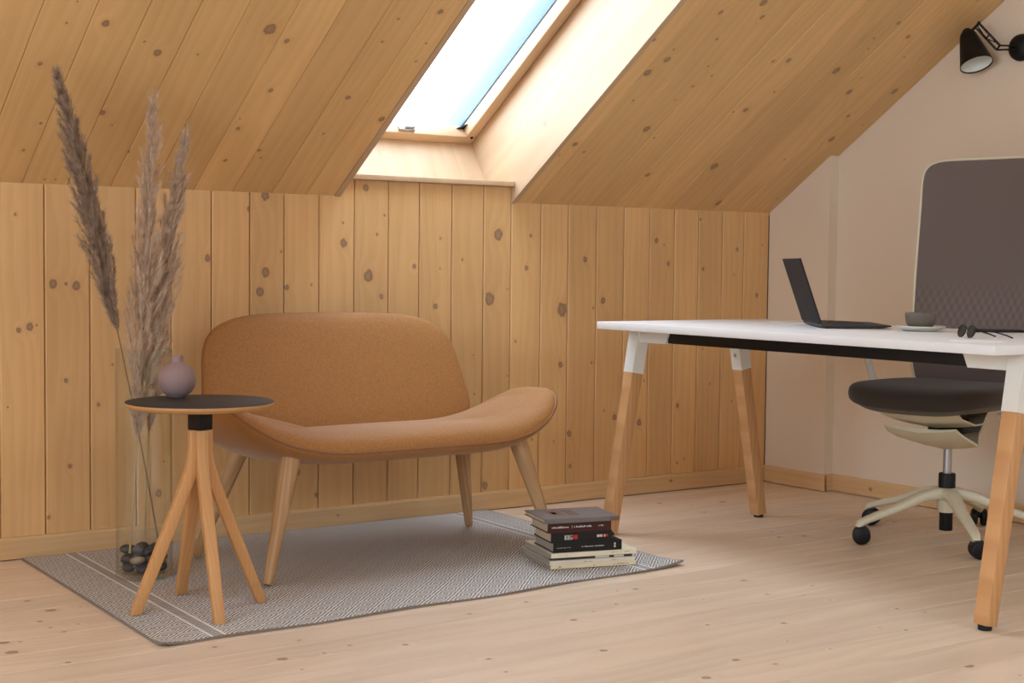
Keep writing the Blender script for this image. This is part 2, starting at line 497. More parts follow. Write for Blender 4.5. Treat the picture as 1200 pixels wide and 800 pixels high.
T = 0.022
ceiling = link('ceiling', prism_mesh('ceiling', [(-S_RIDGE*CA, H+S_RIDGE*SA+0.03), (-S_RIDGE*CA+0.001, H+S_RIDGE*SA+0.35), (-S_RIDGE*CA-0.001, H+S_RIDGE*SA+0.35)], 0, XL, XR), M_ROOF)
setp(ceiling, 'sloping ceiling of varnished pine boards under the roof', 'ceiling', kind='structure')
cuts = [XL, SPAN2[0]-T, SPAN2[1]+T, SPAN1[0]-T, SPAN1[1]+T, XR]
for i in (0, 2, 4):
    slab('roof_slab', cuts[i], cuts[i+1], -0.36, S_RIDGE, 0.0165, 0.36, M_ROOF, ceiling, ridge=True)
for sp_ in (SPAN1, SPAN2):
    slab('roof_slab', sp_[0]-T, sp_[1]+T, S_TOP+T, S_RIDGE, 0.0165, 0.36, M_ROOF, ceiling, ridge=True)
cs_left = [-2.110, -2.222, -2.352, -2.494, -2.633, -2.775, -2.911, -3.050, -3.190, -3.330]
while cs_left[-1] > XL+0.14: cs_left.append(cs_left[-1]-0.139)
cs_left.append(XL)
cs_right = [-1.338, -1.262, -1.126, -0.988, -0.854, -0.727, -0.591, -0.461, -0.328, -0.190, -0.066, XR]
ROT_C = (pi/2 - A, 0, 0)
def ceil_board(a, b, s0, s1):
    wd = b-a; xc = (a+b)/2
    o = link('board', board_mesh('board', wd, s1-s0, gap=0.0012, ch=0.0022), M_CEILP, ceiling, SL(xc, s0, 0), ROT_C)
    ks = [(kx-xc, ks_-s0, r) for kx, ks_, r in CEIL_KNOTS if a < kx <= b and s0 < ks_ < s1]
    if ks: ks += rnd_knots(wd, 0.0, 1.6, 2)
    else: ks = rnd_knots(wd, 0.1, max(0.4, s1-s0-0.1), 4, True)
    give_knots(o, ks)
S0 = -0.006
for i in range(len(cs_left)-1):
    b, a = cs_left[i], cs_left[i+1]
    inter = a < SPAN2[1]+T and b > SPAN2[0]-T
    if inter:
        if a < SPAN2[0]-T-0.02: ceil_board(a, SPAN2[0]-T, S0, S_RIDGE)
        if b > SPAN2[1]+T+0.02: ceil_board(SPAN2[1]+T, b, S0, S_RIDGE)
        ceil_board(max(a, SPAN2[0]-T), min(b, SPAN2[1]+T), S_TOP+T, S_RIDGE)
    else:
        ceil_board(a, b, S0, S_RIDGE)
for i in range(len(cs_right)-1):
    ceil_board(cs_right[i], cs_right[i+1], S0, S_RIDGE)
xx = SPAN1[0]-T
while xx < SPAN1[1]-0.01:
    ceil_board(xx, min(xx+0.139, SPAN1[1]), S_TOP+T, S_RIDGE)
    xx += 0.139

# ---- rear slope, rear knee wall (behind the camera)
ceil2 = link('ceiling', prism_mesh('ceiling', [(RIDGE-0.03, H+S_RIDGE*SA+0.01), (RIDGE+0.03, H+S_RIDGE*SA+0.01), (RIDGE, H+S_RIDGE*SA+0.06)], 0, XL, XR), M_ROOF)
setp(ceil2, 'opposite ceiling slope facing the sofa', 'ceiling', kind='structure')
RSP = [(-3.7, -2.7), (-1.9, -0.7)]
RS0, RS1 = 0.70, 1.7
rc = [XL] + [v for s_ in RSP for v in s_] + [XR]
for i in range(0, len(rc), 2):
    slab('roof_slab', rc[i], rc[i+1], -0.36, S_RIDGE, 0.0, 0.30, M_PAINT, ceil2, True, True)
for s_ in RSP:
    slab('roof_slab', s_[0], s_[1], -0.36, RS0, 0.0, 0.30, M_PAINT, ceil2, True)
    slab('roof_slab', s_[0], s_[1], RS1, S_RIDGE, 0.0, 0.30, M_PAINT, ceil2, True, True)
wall_rear = link('wall_rear', prism_mesh('wall_rear', [(YR, 0), (YR-0.3, 0), (YR-0.3, 0.96), (YR, H)], 0, XL, XR), M_PLASTER)
setp(wall_rear, 'rear knee wall in cream plaster', 'wall', kind='structure')

# ---- gables
def zc(y): return H + (-y if y > RIDGE else y-YR)*SA/CA
gp = [(0.30, -0.02), (0.30, 0.955), (0.0, H+0.15), (RIDGE, zc(RIDGE)+0.35), (YR, H+0.15), (YR-0.3, 0.955), (YR-0.3, -0.02)]
wall_right = link('wall_right', prism_mesh('wall_right', gp, 0, XR, XR+0.2), M_PLASTER)
setp(wall_right, 'cream plastered gable wall behind the desk', 'wall', kind='structure')
YS = -0.343
link('pier', prism_mesh('pier', [(0.0, 0), (YS, 0), (YS, H-YS*SA/CA), (0.0, H)], 0, 0.0, XR+0.01), M_PLASTER, wall_right)
# far gable: an unseen wide glazing added for side light, between plaster piers
GW = (-4.7, -1.8, 0.85, 2.32)      # y0, y1, z0, z1 of the glazing
y0, y1, z0, z1 = GW
wall_left = link('wall_left', prism_mesh('wall_left', [(y1, -0.02), (0.30, -0.02), (0.30, 0.955), (0.0, H+0.15), (y1, zc(y1)+0.1)], 0, XL-0.2, XL), M_PAINT)
setp(wall_left, 'far gable wall around the added wide glazing', 'wall', kind='structure')
link('pier', prism_mesh('pier', [(y0, -0.02), (YR-0.30, -0.02), (YR-0.30, 0.955), (YR, H+0.15), (y0, zc(y0)+0.1)], 0, XL-0.2, XL), M_PAINT, wall_left)
link('gable_head', prism_mesh('gable_head', [(y0, z1), (y0, zc(y0)+0.1), (RIDGE, zc(RIDGE)+0.35), (y1, zc(y1)+0.1), (y1, z1)], 0, XL-0.2, XL), M_PAINT, wall_left)
link('gable_foot', prism_mesh('gable_foot', [(y0, -0.02), (y1, -0.02), (y1, z0), (y0, z0)], 0, XL-0.2, XL), M_PAINT, wall_left)
wg = empty('window_5')
setp(wg, 'unseen wide glazing added in the far gable wall for light', 'window', kind='structure')
npn = 4
for k in range(npn+1):
    yy = y0 + (y1-y0)*k/npn
    box('mullion', (XL-0.10, min(max(yy, y0+0.03), y1-0.03), (z0+z1)/2), (0.07, 0.06, z1-z0), M_REVEAL, wg, 0.003)
for zz in (z0+0.03, z1-0.03):
    box('transom', (XL-0.10, (y0+y1)/2, zz), (0.068, y1-y0-0.12, 0.06), M_REVEAL, wg, 0.003)
for k in range(npn):
    ya_, yb_ = y0+(y1-y0)*k/npn+0.02, y0+(y1-y0)*(k+1)/npn-0.02
    box('glass_pane', (XL-0.10, (ya_+yb_)/2, (z0+z1)/2), (0.006, yb_-ya_, z1-z0-0.06), M_GLASS, wg)

# ---- floor planks
floor = link('floor', prism_mesh('floor', [(XL, 0.3), (XR+0.2, 0.3), (XR+0.2, YR-0.3), (XL, YR-0.3)], 2, -0.08, -0.02), M_DARKGAP)
setp(floor, 'pale bleached pine plank floor with small knots', 'floor', kind='structure')
MF = Matrix(((0, 0, 1), (-1, 0, 0), (0, -1, 0)))
ROT_F = MF.to_euler()
fs = [0.0, -0.115, -0.255, -0.40, -0.545, -0.69, -0.83, -0.975, -1.12, -1.262, -1.39, -1.513, -1.665, -1.82, -1.965, -2.11, -2.258]
while fs[-1] > YR: fs.append(fs[-1]-0.145)
fme = {}
for i in range(len(fs)-1):
    y1, y0 = fs[i], fs[i+1]
    wd = y1-y0; yc = (y0+y1)/2
    me = board_mesh('plank', wd, XR-XL, thick=0.02, gap=0.0014, ch=0.0011)
    o = link('plank', me, M_FLOORP, floor, (XL, yc, 0.0), ROT_F)
    ks = [(-(ky-yc), kx-XL, r) for kx, ky, r in FLOOR_KNOTS if y0 < ky <= y1]
    if not ks: ks = rnd_knots(wd, 0.2, 6, 6, True)
    elif len(ks) < NK: ks += rnd_knots(wd, 2.0, 6.2, NK-len(ks))
    give_knots(o, ks)

# ---- baseboards
def baseboard(name, label, length, loc, rz, mat=M_TRIMP):
    bm = bmesh.new()
    prof = [(0, 0.004), (0.014, 0.004), (0.014, 0.062), (0.011, 0.070), (0.003, 0.0705), (0, 0.0705)]   # (out, up)
    # local: Z along, X up (across the grain), Y into the wall
    a = [bm.verts.new((u-0.035, -t, 0)) for t, u in prof]
    b = [bm.verts.new((u-0.035, -t, length)) for t, u in prof]
    bm.faces.new(a); bm.faces.new(b[::-1])
    for i in range(len(prof)):
        j = (i+1) % len(prof)
        bm.faces.new((a[i], b[i], b[j], a[j]))
    o = link(name, bm_mesh(bm, name), mat)
    d = Vector((cos(rz), sin(rz), 0))           # run direction
    upv = Vector((0, 0, 1))
    inn = d.cross(upv) * -1                     # into the wall
    MM = Matrix((upv, upv.cross(d)*-1, d)).transposed()
    MM = Matrix((upv, d.cross(upv), d)).transposed()
    o.rotation_euler = MM.to_euler()
    o.location = Vector(loc) + Vector((0, 0, 0.035))
    setp(o, label, 'baseboard', kind='structure')
    return o
# run direction d, the board stands out to the side -(d x up)
bb = baseboard('baseboard_back', 'pine baseboard along the boarded knee wall', XR-XL-0.05, (-0.0, 0, 0), pi)
give_knots(bb, [(0.01, 0.55, 0.006), (-0.015, 0.85, 0.005), (0.005, 2.1, 0.004)])
bb = baseboard('baseboard_pier', 'short pine baseboard on the plaster pier', -YS+0.014, (0.0, YS-0.014, 0), pi/2)
bb = baseboard('baseboard_pier_end', 'stub of pine baseboard around the end of the pier', XR+0.006, (XR, YS, 0), pi)
bb = baseboard('baseboard_right', 'pine baseboard along the plaster gable wall', YS-YR, (XR, YR, 0), pi/2)
give_knots(bb, [(0.0, (YS-YR)-0.22, 0.007), (0.01, (YS-YR)-0.7, 0.005)])

# ---- skylights
def skylight(name, span, label):
    x0, x1 = span
    root = empty(name, SL((x0+x1)/2, 0.6, FRAME_OFF))
    root.location = (0, 0, 0)
    setp(root, label, 'skylight', kind='structure')
    sb = -0.098          # lower edge of the sash
    # side reveals: pine boards from the ceiling up to the sash
    def yz(s, of):
        v = SL(0, s, of); return (v.y, v.z)
    side = [(0.0, H-0.004), (-0.003, H-0.001), yz(S_TOP+T, -0.001), yz(S_TOP+T, 0.42), yz(-0.16, 0.42), (0.19, 1.20), (0.0, 1.20)]
    def reveal(xa, xb):
        bm = bmesh.new()
        # local frame: X = normal to roof (across), Z = up the slope, Y = along world x
        o0 = SL(0, 0, 0)
        lo, hi = [], []
        for (y, z) in side:
            d = Vector((0, y, z))-o0
            s = d.dot(Vector((0, -CA, SA))); of = d.dot(Vector((0, SA, CA)))
            lo.append(bm.verts.new((of, -xa, s))); hi.append(bm.verts.new((of, -xb, s)))
        bm.faces.new(lo); bm.faces.new(hi[::-1])
        for i in range(len(lo)):
            j = (i+1) % len(lo)
            bm.faces.new((lo[i], hi[i], hi[j], lo[j]))
        MM = Matrix(((0, -1, 0), (SA, 0, -CA), (CA, 0, SA)))
        o = link('reveal_board', bm_mesh(bm, 'reveal_board'), M_REVEAL, root, o0, MM.to_euler())
        return o
    reveal(x0-T, x0)
    r = reveal(x1, x1+T)
    give_knots(r, [(0.12, 0.33, 0.010), (0.25, 0.42, 0.003)])
    # sill and sloping apron under the sash
    o = prism('sill_board', [(-0.028, 1.2195), (0.21, 1.2195), (0.21, 1.238), (-0.028, 1.238)], 0, -(x1-x0)/2+0.003, (x1-x0)/2-0.003, M_REVEAL, root, bevel=0.002, loc=((x0+x1)/2, 0, 0))
    p0, p1 = (0.165, 1.232), yz(sb, FRAME_OFF+0.002)
    p2, p3 = yz(sb-0.16, FRAME_OFF+0.06), (0.34, 1.16)
    o = prism('apron_board', [p0, p1, p2, p3], 0, x0, x1, M_REVEAL, root)
    prism('sill_block', [(0.018, 1.10), (0.30, 0.96), (0.30, 1.2), (0.20, 1.2185), (0.018, 1.2185)], 0, x0-T, x1+T, M_ROOF, root)
    # head reveal
    slab('head_board', x0, x1, S_TOP, S_TOP+T, 0.0, 0.42, M_REVEAL, root)
    # sash
    fwd = 0.046
    def bar(nm, xa, xb, sa, sb_, oa, ob, mat, bev=0.004):
        c = SL((xa+xb)/2, (sa+sb_)/2, (oa+ob)/2)
        bm = bmesh.new()
        # local X across slope dir s? keep Z along the longer side for the grain
        if xb-xa > sb_-sa:
            bm_box(bm, (0, 0, 0), (sb_-sa, ob-oa, xb-xa), bev)
            MM = Matrix(((0, 0, 1), (-CA, SA, 0), (SA, CA, 0)))
        else:
            bm_box(bm, (0, 0, 0), (xb-xa, ob-oa, sb_-sa), bev)
            MM = Matrix(((1, 0, 0), (0, SA, -CA), (0, CA, SA)))
        return link(nm, bm_mesh(bm, nm, 35), mat, root, c, MM.to_euler())
    st = S_TOP
    g = 0.004
    oA, oB = FRAME_OFF, FRAME_OFF+0.052
    bar('sash_rail', x0+g, x1-g, sb, sb+fwd, oA, oB, M_REVEAL)
    bar('sash_rail', x0+g, x1-g, st-fwd, st, oA, oB, M_REVEAL)
    bar('sash_stile', x0+g, x0+g+fwd, sb+fwd, st-fwd, oA, oB, M_REVEAL)
    bar('sash_stile', x1-g-fwd, x1-g, sb+fwd, st-fwd, oA, oB, M_REVEAL)
    # dark rebate between sash and lining
    bar('rebate', x1-g, x1+0.001, sb-0.01, st, oA+0.012, oB+0.03, M_DARKGAP, 0)
    # pane
    bar('glass_pane', x0+0.03, x1-0.03, sb+0.03, st-0.03, oB-0.012, oB-0.006, M_GLASS, 0)
    # outside: metal cladding proud of the pane, sky blue put into its colour
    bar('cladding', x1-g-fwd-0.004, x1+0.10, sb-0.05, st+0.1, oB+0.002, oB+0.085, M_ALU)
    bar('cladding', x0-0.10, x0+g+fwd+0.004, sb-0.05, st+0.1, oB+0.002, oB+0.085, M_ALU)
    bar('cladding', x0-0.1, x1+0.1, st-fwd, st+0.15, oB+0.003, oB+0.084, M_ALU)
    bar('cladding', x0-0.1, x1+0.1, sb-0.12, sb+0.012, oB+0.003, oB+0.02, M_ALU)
    # latch on the lower rail, corner stop, screw plug
    xm = (x0+x1)/2 + 0.045
    lt = bar('latch', xm-0.035, xm+0.035, sb+fwd+0.0005, sb+fwd+0.014, oA+0.006, oA+0.026, M_STEEL, 0.002)
    kn = bar('latch_bolt', xm-0.012, xm+0.03, sb+fwd+0.0145, sb+fwd+0.026, oA+0.010, oA+0.020, M_STEEL, 0.002)
    c = [SL(x1-g-fwd-0.001, sb+fwd+0.001, oA+0.035), SL(x1-g-fwd-0.034, sb+fwd+0.001, oA+0.035), SL(x1-g-fwd-0.001, sb+fwd+0.034, oA+0.035)]
    bm = bmesh.new()
    nn = Vector((0, SA, CA))*0.004
    a = [bm.verts.new(v) for v in c]; b = [bm.verts.new(v+nn) for v in c]
    bm.faces.new(a); bm.faces.new(b[::-1])
    for i in range(3): bm.faces.new((a[i], b[i], b[(i+1) % 3], a[(i+1) % 3]))
    link('corner_stop', bm_mesh(bm, 'corner_stop'), M_BLACK, root)
    sc_ = lathe('screw_plug', [(0, -0.002), (0.006, -0.002), (0.006, 0.003), (0, 0.003)], M_BLACK, root, SL(x1-g-fwd*0.45, sb+fwd*0.95, oA), 16)
    sc_.rotation_euler = (-A, 0, 0)
    return root
skylight('window_1', SPAN1, 'roof skylight with pale pine lining above the tan loveseat')
skylight('window_2', SPAN2, 'second roof skylight further along the same slope')
for i, s_ in enumerate(RSP):  # unseen skylights, added and sized to light the room from behind
    root = empty('window_%d' % (i+3))
    setp(root, 'unseen roof skylight added in the opposite ceiling slope for light', 'skylight', group='skylights added in the opposite slope', kind='structure')
    slab('glass_pane', s_[0], s_[1], RS0, RS1, 0.20, 0.206, M_GLASS, root, True)
    slab('sash_stile', s_[0], s_[0]+0.05, RS0, RS1, 0.16, 0.2, M_REVEAL, root, True)
    slab('sash_stile', s_[1]-0.05, s_[1], RS0, RS1, 0.16, 0.2, M_REVEAL, root, True)
    slab('sash_rail', s_[0]+0.05, s_[1]-0.05, RS0, RS0+0.05, 0.16, 0.2, M_REVEAL, root, True)
    slab('sash_rail', s_[0]+0.05, s_[1]-0.05, RS1-0.05, RS1, 0.16, 0.2, M_REVEAL, root, True)

# sky portals in the openings (no light of their own; they only guide sky sampling)
def portal(x0, x1, s0, s1, of, mirror=False):
    c = SL((x0+x1)/2, (s0+s1)/2, of, mirror)
    L = bpy.data.lights.new('sky_portal', 'AREA')
    L.shape = 'RECTANGLE'
    L.size = x1-x0; L.size_y = s1-s0
    L.cycles.is_portal = True
    o = bpy.data.objects.new('sky_portal', L)
    nrm = SL(0, 0, 1, mirror)-SL(0, 0, 0, mirror)
    sd = SL(0, 1, 0, mirror)-SL(0, 0, 0, mirror)
    zz = nrm.normalized(); yy = sd.normalized(); xx_ = yy.cross(zz)
    MM = Matrix((xx_, yy, zz)).transposed().to_4x4()
    MM.translation = c
    o.matrix_world = MM
    COL.objects.link(o)
for sp_ in (SPAN1, SPAN2): portal(sp_[0]+0.04, sp_[1]-0.04, -0.05, S_TOP-0.05, FRAME_OFF+0.15)
for s_ in RSP: portal(s_[0], s_[1], RS0, RS1, 0.25, True)
L = bpy.data.lights.new('sky_portal', 'AREA')
L.shape = 'RECTANGLE'
L.size = GW[1]-GW[0]; L.size_y = GW[3]-GW[2]
L.cycles.is_portal = True
o = bpy.data.objects.new('sky_portal', L)
MM = Matrix(((0, 0, -1), (1, 0, 0), (0, 1, 0))).to_4x4()
MM = Matrix((Vector((0, 1, 0)), Vector((0, 0, -1)), Vector((-1, 0, 0)))).transposed().to_4x4()
MM.translation = (XL-0.16, (GW[0]+GW[1])/2, (GW[2]+GW[3])/2)
o.matrix_world = MM
COL.objects.link(o)
# ================================================================== OBJECTS
# ---- rug
def rug_material():
    m, nt, b, o = newmat('flatweave_diamond_rug')
    q = NB(nt)
    uv = q.n('ShaderNodeUVMap'); uv.uv_map = 'weave'
    sp = q.n('ShaderNodeSeparateXYZ'); nt.links.new(uv.outputs[0], sp.inputs[0])
    u, v = sp.outputs[0], sp.outputs[1]
    def tri(x, p):
        f = q.math('FRACT', q.math('DIVIDE', x, p))
        return q.math('MULTIPLY', q.math('ABSOLUTE', q.math('SUBTRACT', f, 0.5)), 2.0)
    d = q.math('ADD', tri(u, 0.084), tri(v, 0.084))
    st = q.math('FRACT', q.math('MULTIPLY', d, 3.0))
    line = q.math('SUBTRACT', q.ss(st, 0.18, 0.34), q.ss(st, 0.68, 0.84))
    thread = q.noise(q.comb(q.math('MULTIPLY', u, 900.0), q.math('MULTIPLY', v, 260.0), 0.0), 1.0, 1.0)
    col = q.mix(line, c4((0.74, 0.72, 0.69)), c4((0.200, 0.180, 0.165)))
    # pairs of pale lines with a darker band between them near both short ends
    for c in (0.155, 1.735-0.145):
        du = q.math('ABSOLUTE', q.math('SUBTRACT', u, c))
        band = q.math('SUBTRACT', 1.0, q.ss(du, 0.015, 0.017))
        chk = q.math('GREATER_THAN', q.math('FRACT', q.math('MULTIPLY', v, 75.0)), 0.55)
        dark = q.mix(chk, c4((0.25, 0.23, 0.21)), c4((0.55, 0.53, 0.50)))
        col = q.mix(band, col, dark)
        dl = q.math('ABSOLUTE', q.math('SUBTRACT', du, 0.0175))
        ln = q.math('SUBTRACT', 1.0, q.ss(dl, 0.0025, 0.0040))
        col = q.mix(ln, col, c4((0.80, 0.78, 0.75)))
    # selvedge along the border
    e1 = q.math('MINIMUM', q.math('MINIMUM', u, q.math('SUBTRACT', 1.735, u)), q.math('MINIMUM', v, q.math('SUBTRACT', 1.225, v)))
    edge = q.math('SUBTRACT', 1.0, q.ss(e1, 0.002, 0.005))
    col = q.mix(edge, col, c4((0.24, 0.20, 0.165)))
    k = q.math('ADD', 0.82, q.math('MULTIPLY', thread, 0.36))
    col = q.vec('SCALE', col, scale=k).outputs[0]
    nt.links.new(col, b.inputs['Base Color'])
    b.inputs['Roughness'].default_value = 0.95
    b.inputs['Specular IOR Level'].default_value = 0.1
    bp = q.n('ShaderNodeBump'); bp.inputs['Strength'].default_value = 0.5; bp.inputs['Distance'].default_value = 0.003
    nt.links.new(q.math('SUBTRACT', q.math('MULTIPLY', thread, 0.6), q.math('MULTIPLY', line, 0.5)), bp.inputs['Height'])
    nt.links.new(bp.outputs[0], b.inputs['Normal'])
    return m

def make_rug():
    C = [Vector((-3.205, -0.022, 0)), Vector((-1.470, -0.022, 0)), Vector((-1.520, -1.185, 0)), Vector((-3.241, -1.250, 0))]
    NU, NV = 70, 44
    vs_, fs_, uvs = [], [], []
    for j in range(NV+1):
        t = j/NV
        for i in range(NU+1):
            s = i/NU
            p = C[0]*(1-s)*(1-t) + C[1]*s*(1-t) + C[2]*s*t + C[3]*(1-s)*t
            near = t**6
            p = p + Vector((0, 0.006*sin(s*19.0)*near + 0.004*sin(s*7+1)*near, 0))
            z = 0.0065 + 0.0012*sin(s*23+t*5) * (t**3)
            dc = math.hypot((s)*1.73, (1-t)*1.22)
            z += 0.010*max(0, 1-dc/0.10)**2            # near left corner lifts a little
            dr = math.hypot((1-s)*1.73, (1-t)*1.22)
            z += 0.012*max(0, 1-dr/0.16)**2
            vs_.append((p.x, p.y, z)); uvs.append((s*1.735, t*1.225))
    W = NU+1
    for j in range(NV):
        for i in range(NU):
            a = j*W+i
            fs_.append((a, a+W, a+W+1, a+1))
    n = len(vs_)
    bot = [(x_, y_, max(0.0006, z_-0.006)) for x_, y_, z_ in vs_]
    vs2 = vs_+bot
    fs2 = fs_ + [tuple(n+k for k in f[::-1]) for f in fs_]
    ring = [i for i in range(W)] + [j*W+NU for j in range(1, NV+1)] + [NV*W+i for i in range(NU-1, -1, -1)] + [j*W for j in range(NV-1, 0, -1)]
    for a, b in zip(ring, ring[1:]+ring[:1]):
        fs2.append((a, b, b+n, a+n))
    me = bpy.data.meshes.new('rug')
    me.from_pydata(vs2, [], fs2)
    ul = me.uv_layers.new(name='weave')
    for lp in me.loops:
        ul.data[lp.index].uv = uvs[lp.vertex_index % n]
    smooth(me, 60)
    o = link('rug', me, rug_material())
    setp(o, 'grey and white flatweave rug with small diamond pattern under the loveseat', 'rug')
make_rug()

# ---- loveseat
def make_sofa():
    root = empty('loveseat', (-2.237, -0.54, 0.0), 0.018, 'tan upholstered loveseat with curled seat ends and splayed wooden legs', 'sofa')
    RZ = 0.0128
    TT, FL, S, PHI = 0.275, 0.22, 0.650, SOFA_PHI
    Z0 = 0.352
    # seat curve: flat in the middle, curling up ever more steeply to the ends
    NC = 200
    curve = [(0.0, 0.0, 0.0)]
    for i in range(NC):
        a_ = S*1.08*(i+0.5)/NC
        f = PHI*max(0.0, (a_-FL)/(S-FL))**1.5
        px, pz, _ = curve[-1]
        curve.append((px+cos(f)*S*1.08/NC, pz+sin(f)*S*1.08/NC, f))
    def smap(s, t, h):
        sg = 1 if s >= 0 else -1
        k = min(NC-0.001, abs(s)/(S*1.08)*NC)
        i = int(k); fr = k-i
        X = curve[i][0]*(1-fr)+curve[i+1][0]*fr
        Z = curve[i][1]*(1-fr)+curve[i+1][1]*fr
        f = curve[i][2]*(1-fr)+curve[i+1][2]*fr
        N = Vector((-sin(f)*sg, 0, cos(f)))
        p = Vector((sg*X, t - 0.015, Z0 + Z - 0.075*t))
        return p + N*h
    def outl(th, r, n=3.3):
        c, s_ = cos(th), sin(th)
        a = abs(c)**(2/n)*(1 if c >= 0 else -1)
        b = abs(s_)**(2/n)*(1 if s_ >= 0 else -1)
        tt = TT*b*r
        ss_ = S*a*r
        if tt < 0: tt *= 1.0 - 0.10*(ss_/S)**2
        else: tt *= 1.0 - 0.16*(ss_/S)**2
        return ss_, tt
    NT = 96
    def shell(name, hfun, mat):
        rad = [0.0, 0.2, 0.4, 0.55, 0.68, 0.78, 0.86, 0.915, 0.95, 0.975, 0.99, 0.998, 1.0]
        bm = bmesh.new()
        rings = [[bm.verts.new(smap(0, 0, hfun(0)))]]
        for r in rad[1:]:
            rings.append([bm.verts.new(smap(*outl(2*pi*k/NT, r), hfun(r))) for k in range(NT)])
        for k in range(NT):
            bm.faces.new((rings[0][0], rings[1][k], rings[1][(k+1) % NT]))
        for a, b in zip(rings[1:-1], rings[2:]):
            for k in range(NT):
                j = (k+1) % NT
                bm.faces.new((a[k], b[k], b[j], a[j]))
        # inner lining so each part is a closed solid
        cl = bm.verts.new(smap(0, 0, 0.0))
        last = rings[-1]
        for k in range(NT):
            bm.faces.new((last[(k+1) % NT], last[k], cl))
        return link(name, bm_mesh(bm, name, 60), mat, root)
    pad = shell('seat_pad', lambda r: 0.004 + 0.064*max(0, 1-r**6)**0.5, M_LEATHER)
    sh = shell('seat_shell', lambda r: -0.002 - 0.034*max(0, 1-r**5)**0.6, M_LEATHER)
    pts = [smap(*outl(2*pi*k/NT, 1.0), 0.001) for k in range(NT)]
    tube('piping', pts, 0.0042, M_PIPING, pad, 8, closed=True)
    # backrest
    def bmap(a, b, h):
        hw = SOFA_BW0 + (SOFA_BW1-SOFA_BW0)*(b+1)/2
        f = (b+1)/2
        p = Vector((a*hw, 0.215 + 0.155*f - 0.035*a*a, 0.335 + 0.422*f))
        N = Vector((0.07*a*2, -1, 0.36)).normalized()
        return p + N*h
    def outb(th, r, n=4.2):
        c, s_ = cos(th), sin(th)
        a = abs(c)**(2/n)*(1 if c >= 0 else -1)
        b = abs(s_)**(2/n)*(1 if s_ >= 0 else -1)
        return a*r, b*r
    def panel(name, hfun, mat):
        rad = [0.0, 0.25, 0.5, 0.68, 0.8, 0.88, 0.93, 0.96, 0.98, 0.993, 1.0]
        bm = bmesh.new()
        rings = [[bm.verts.new(bmap(0, 0, hfun(0)))]]
        for r in rad[1:]:
            rings.append([bm.verts.new(bmap(*outb(2*pi*k/NT, r), hfun(r))) for k in range(NT)])
        for k in range(NT):
            bm.faces.new((rings[0][0], rings[1][k], rings[1][(k+1) % NT]))
        for a, b in zip(rings[1:-1], rings[2:]):
            for k in range(NT):
                j = (k+1) % NT
                bm.faces.new((a[k], b[k], b[j], a[j]))
        cl = bm.verts.new(bmap(0, 0, 0.0))
        last = rings[-1]
        for k in range(NT):
            bm.faces.new((last[(k+1) % NT], last[k], cl))
        return link(name, bm_mesh(bm, name, 60), mat, root)
    bk = panel('backrest_pad', lambda r: 0.004 + 0.034*max(0, 1-r**7)**0.5, M_LEATHER)
    panel('backrest_shell', lambda r: -0.002 - 0.022*max(0, 1-r**6)**0.5, M_LEATHER)
    tube('piping', [bmap(*outb(2*pi*k/NT, 1.0), 0.0) for k in range(NT)], 0.0035, M_PIPING, bk, 8, closed=True)
    # legs: turned and tapered, splayed
    for sx in (-1, 1):
        for fr in (0, 1):
            top = Vector((sx*0.405, -0.180 if fr == 0 else 0.142, 0.372))
            ft = Vector((sx*0.513, -0.245 if fr == 0 else 0.243, RZ))
            L = (top-ft).length
            prof = [(0, 0), (0.0115, 0), (0.0135, 0.003), (0.0152, 0.03), (0.0215, L*0.45), (0.0290, L*0.92), (0.0295, L), (0, L)]
            o = lathe('leg', prof, M_OAK, root, ft, 20)
            o.rotation_euler = (top-ft).to_track_quat('Z', 'Y').to_euler()
            lathe('glide', [(0, -0.001), (0.009, -0.001), (0.009, 0.0006), (0, 0.0006)], M_BLACK, o, (0, 0, 0), 16)
SOFA_PHI = 0.98
SOFA_BW0, SOFA_BW1 = 0.515, 0.455
make_sofa()

# ---- side table
def make_side_table():
    root = empty('side_table', (-3.010, -0.935, 0), 0, 'round side table with charcoal top and four bent wooden legs', 'table')
    R = 0.193
    lathe('tabletop', [(0, 0.541), (R-0.016, 0.541), (R-0.003, 0.549), (R, 0.553), (R, 0.5565), (0, 0.5565)], M_PLY, root, seg=72)
    lathe('table_surface', [(0, 0.5565), (R, 0.5565), (R-0.0006, 0.5585), (R-0.002, 0.559), (0, 0.559)], M_LINO, root, seg=72)
    box('collar', (0, 0, 0.512), (0.046, 0.046, 0.058), M_BLACKM, root, 0.002, rot=(0, 0, 0.35))
    feet = [(-0.170, 0.023), (-0.028, -0.186), (0.167, -0.020), (0.021, 0.183)]
    for fx, fy in feet:
        d = Vector((fx, fy, 0)).normalized()
        f = Vector((fx, fy, 0.0085))
        top = d*0.0140 + Vector((0, 0, 0.4832))
        k = d*0.0145 + Vector((0, 0, 0.395))
        pts = [top] + [top.lerp(k, 0.35)] + bez(top.lerp(k, 0.5), top.lerp(k, 0.98), k.lerp(f, 0.08), k.lerp(f, 0.32), 8) + [k.lerp(f, 0.6), f]
        loc = f
        # keep the leg's own axis upright so the grain runs along it
        bm = bmesh.new()
        n = len(pts)
        rr = [1.0 - 0.10*i/(n-1) for i in range(n)]
        bm_tube(bm, [p-loc for p in pts], rr, square=(0.0158, 0.0158), ref=d)
        # flat cut at the floor
        for v in bm.verts:
            if v.co.z < 0.02: v.co.z = -0.001
        bmesh.ops.recalc_face_normals(bm, faces=bm.faces)
        es = [e for e in bm.edges if len(e.link_faces) == 2 and e.calc_face_angle() > 0.8]
        bmesh.ops.bevel(bm, geom=es, offset=0.002, segments=2, affect='EDGES', profile=0.5)
        o = link('leg', bm_mesh(bm, 'leg', 45), M_BEECH, root, loc)
make_side_table()

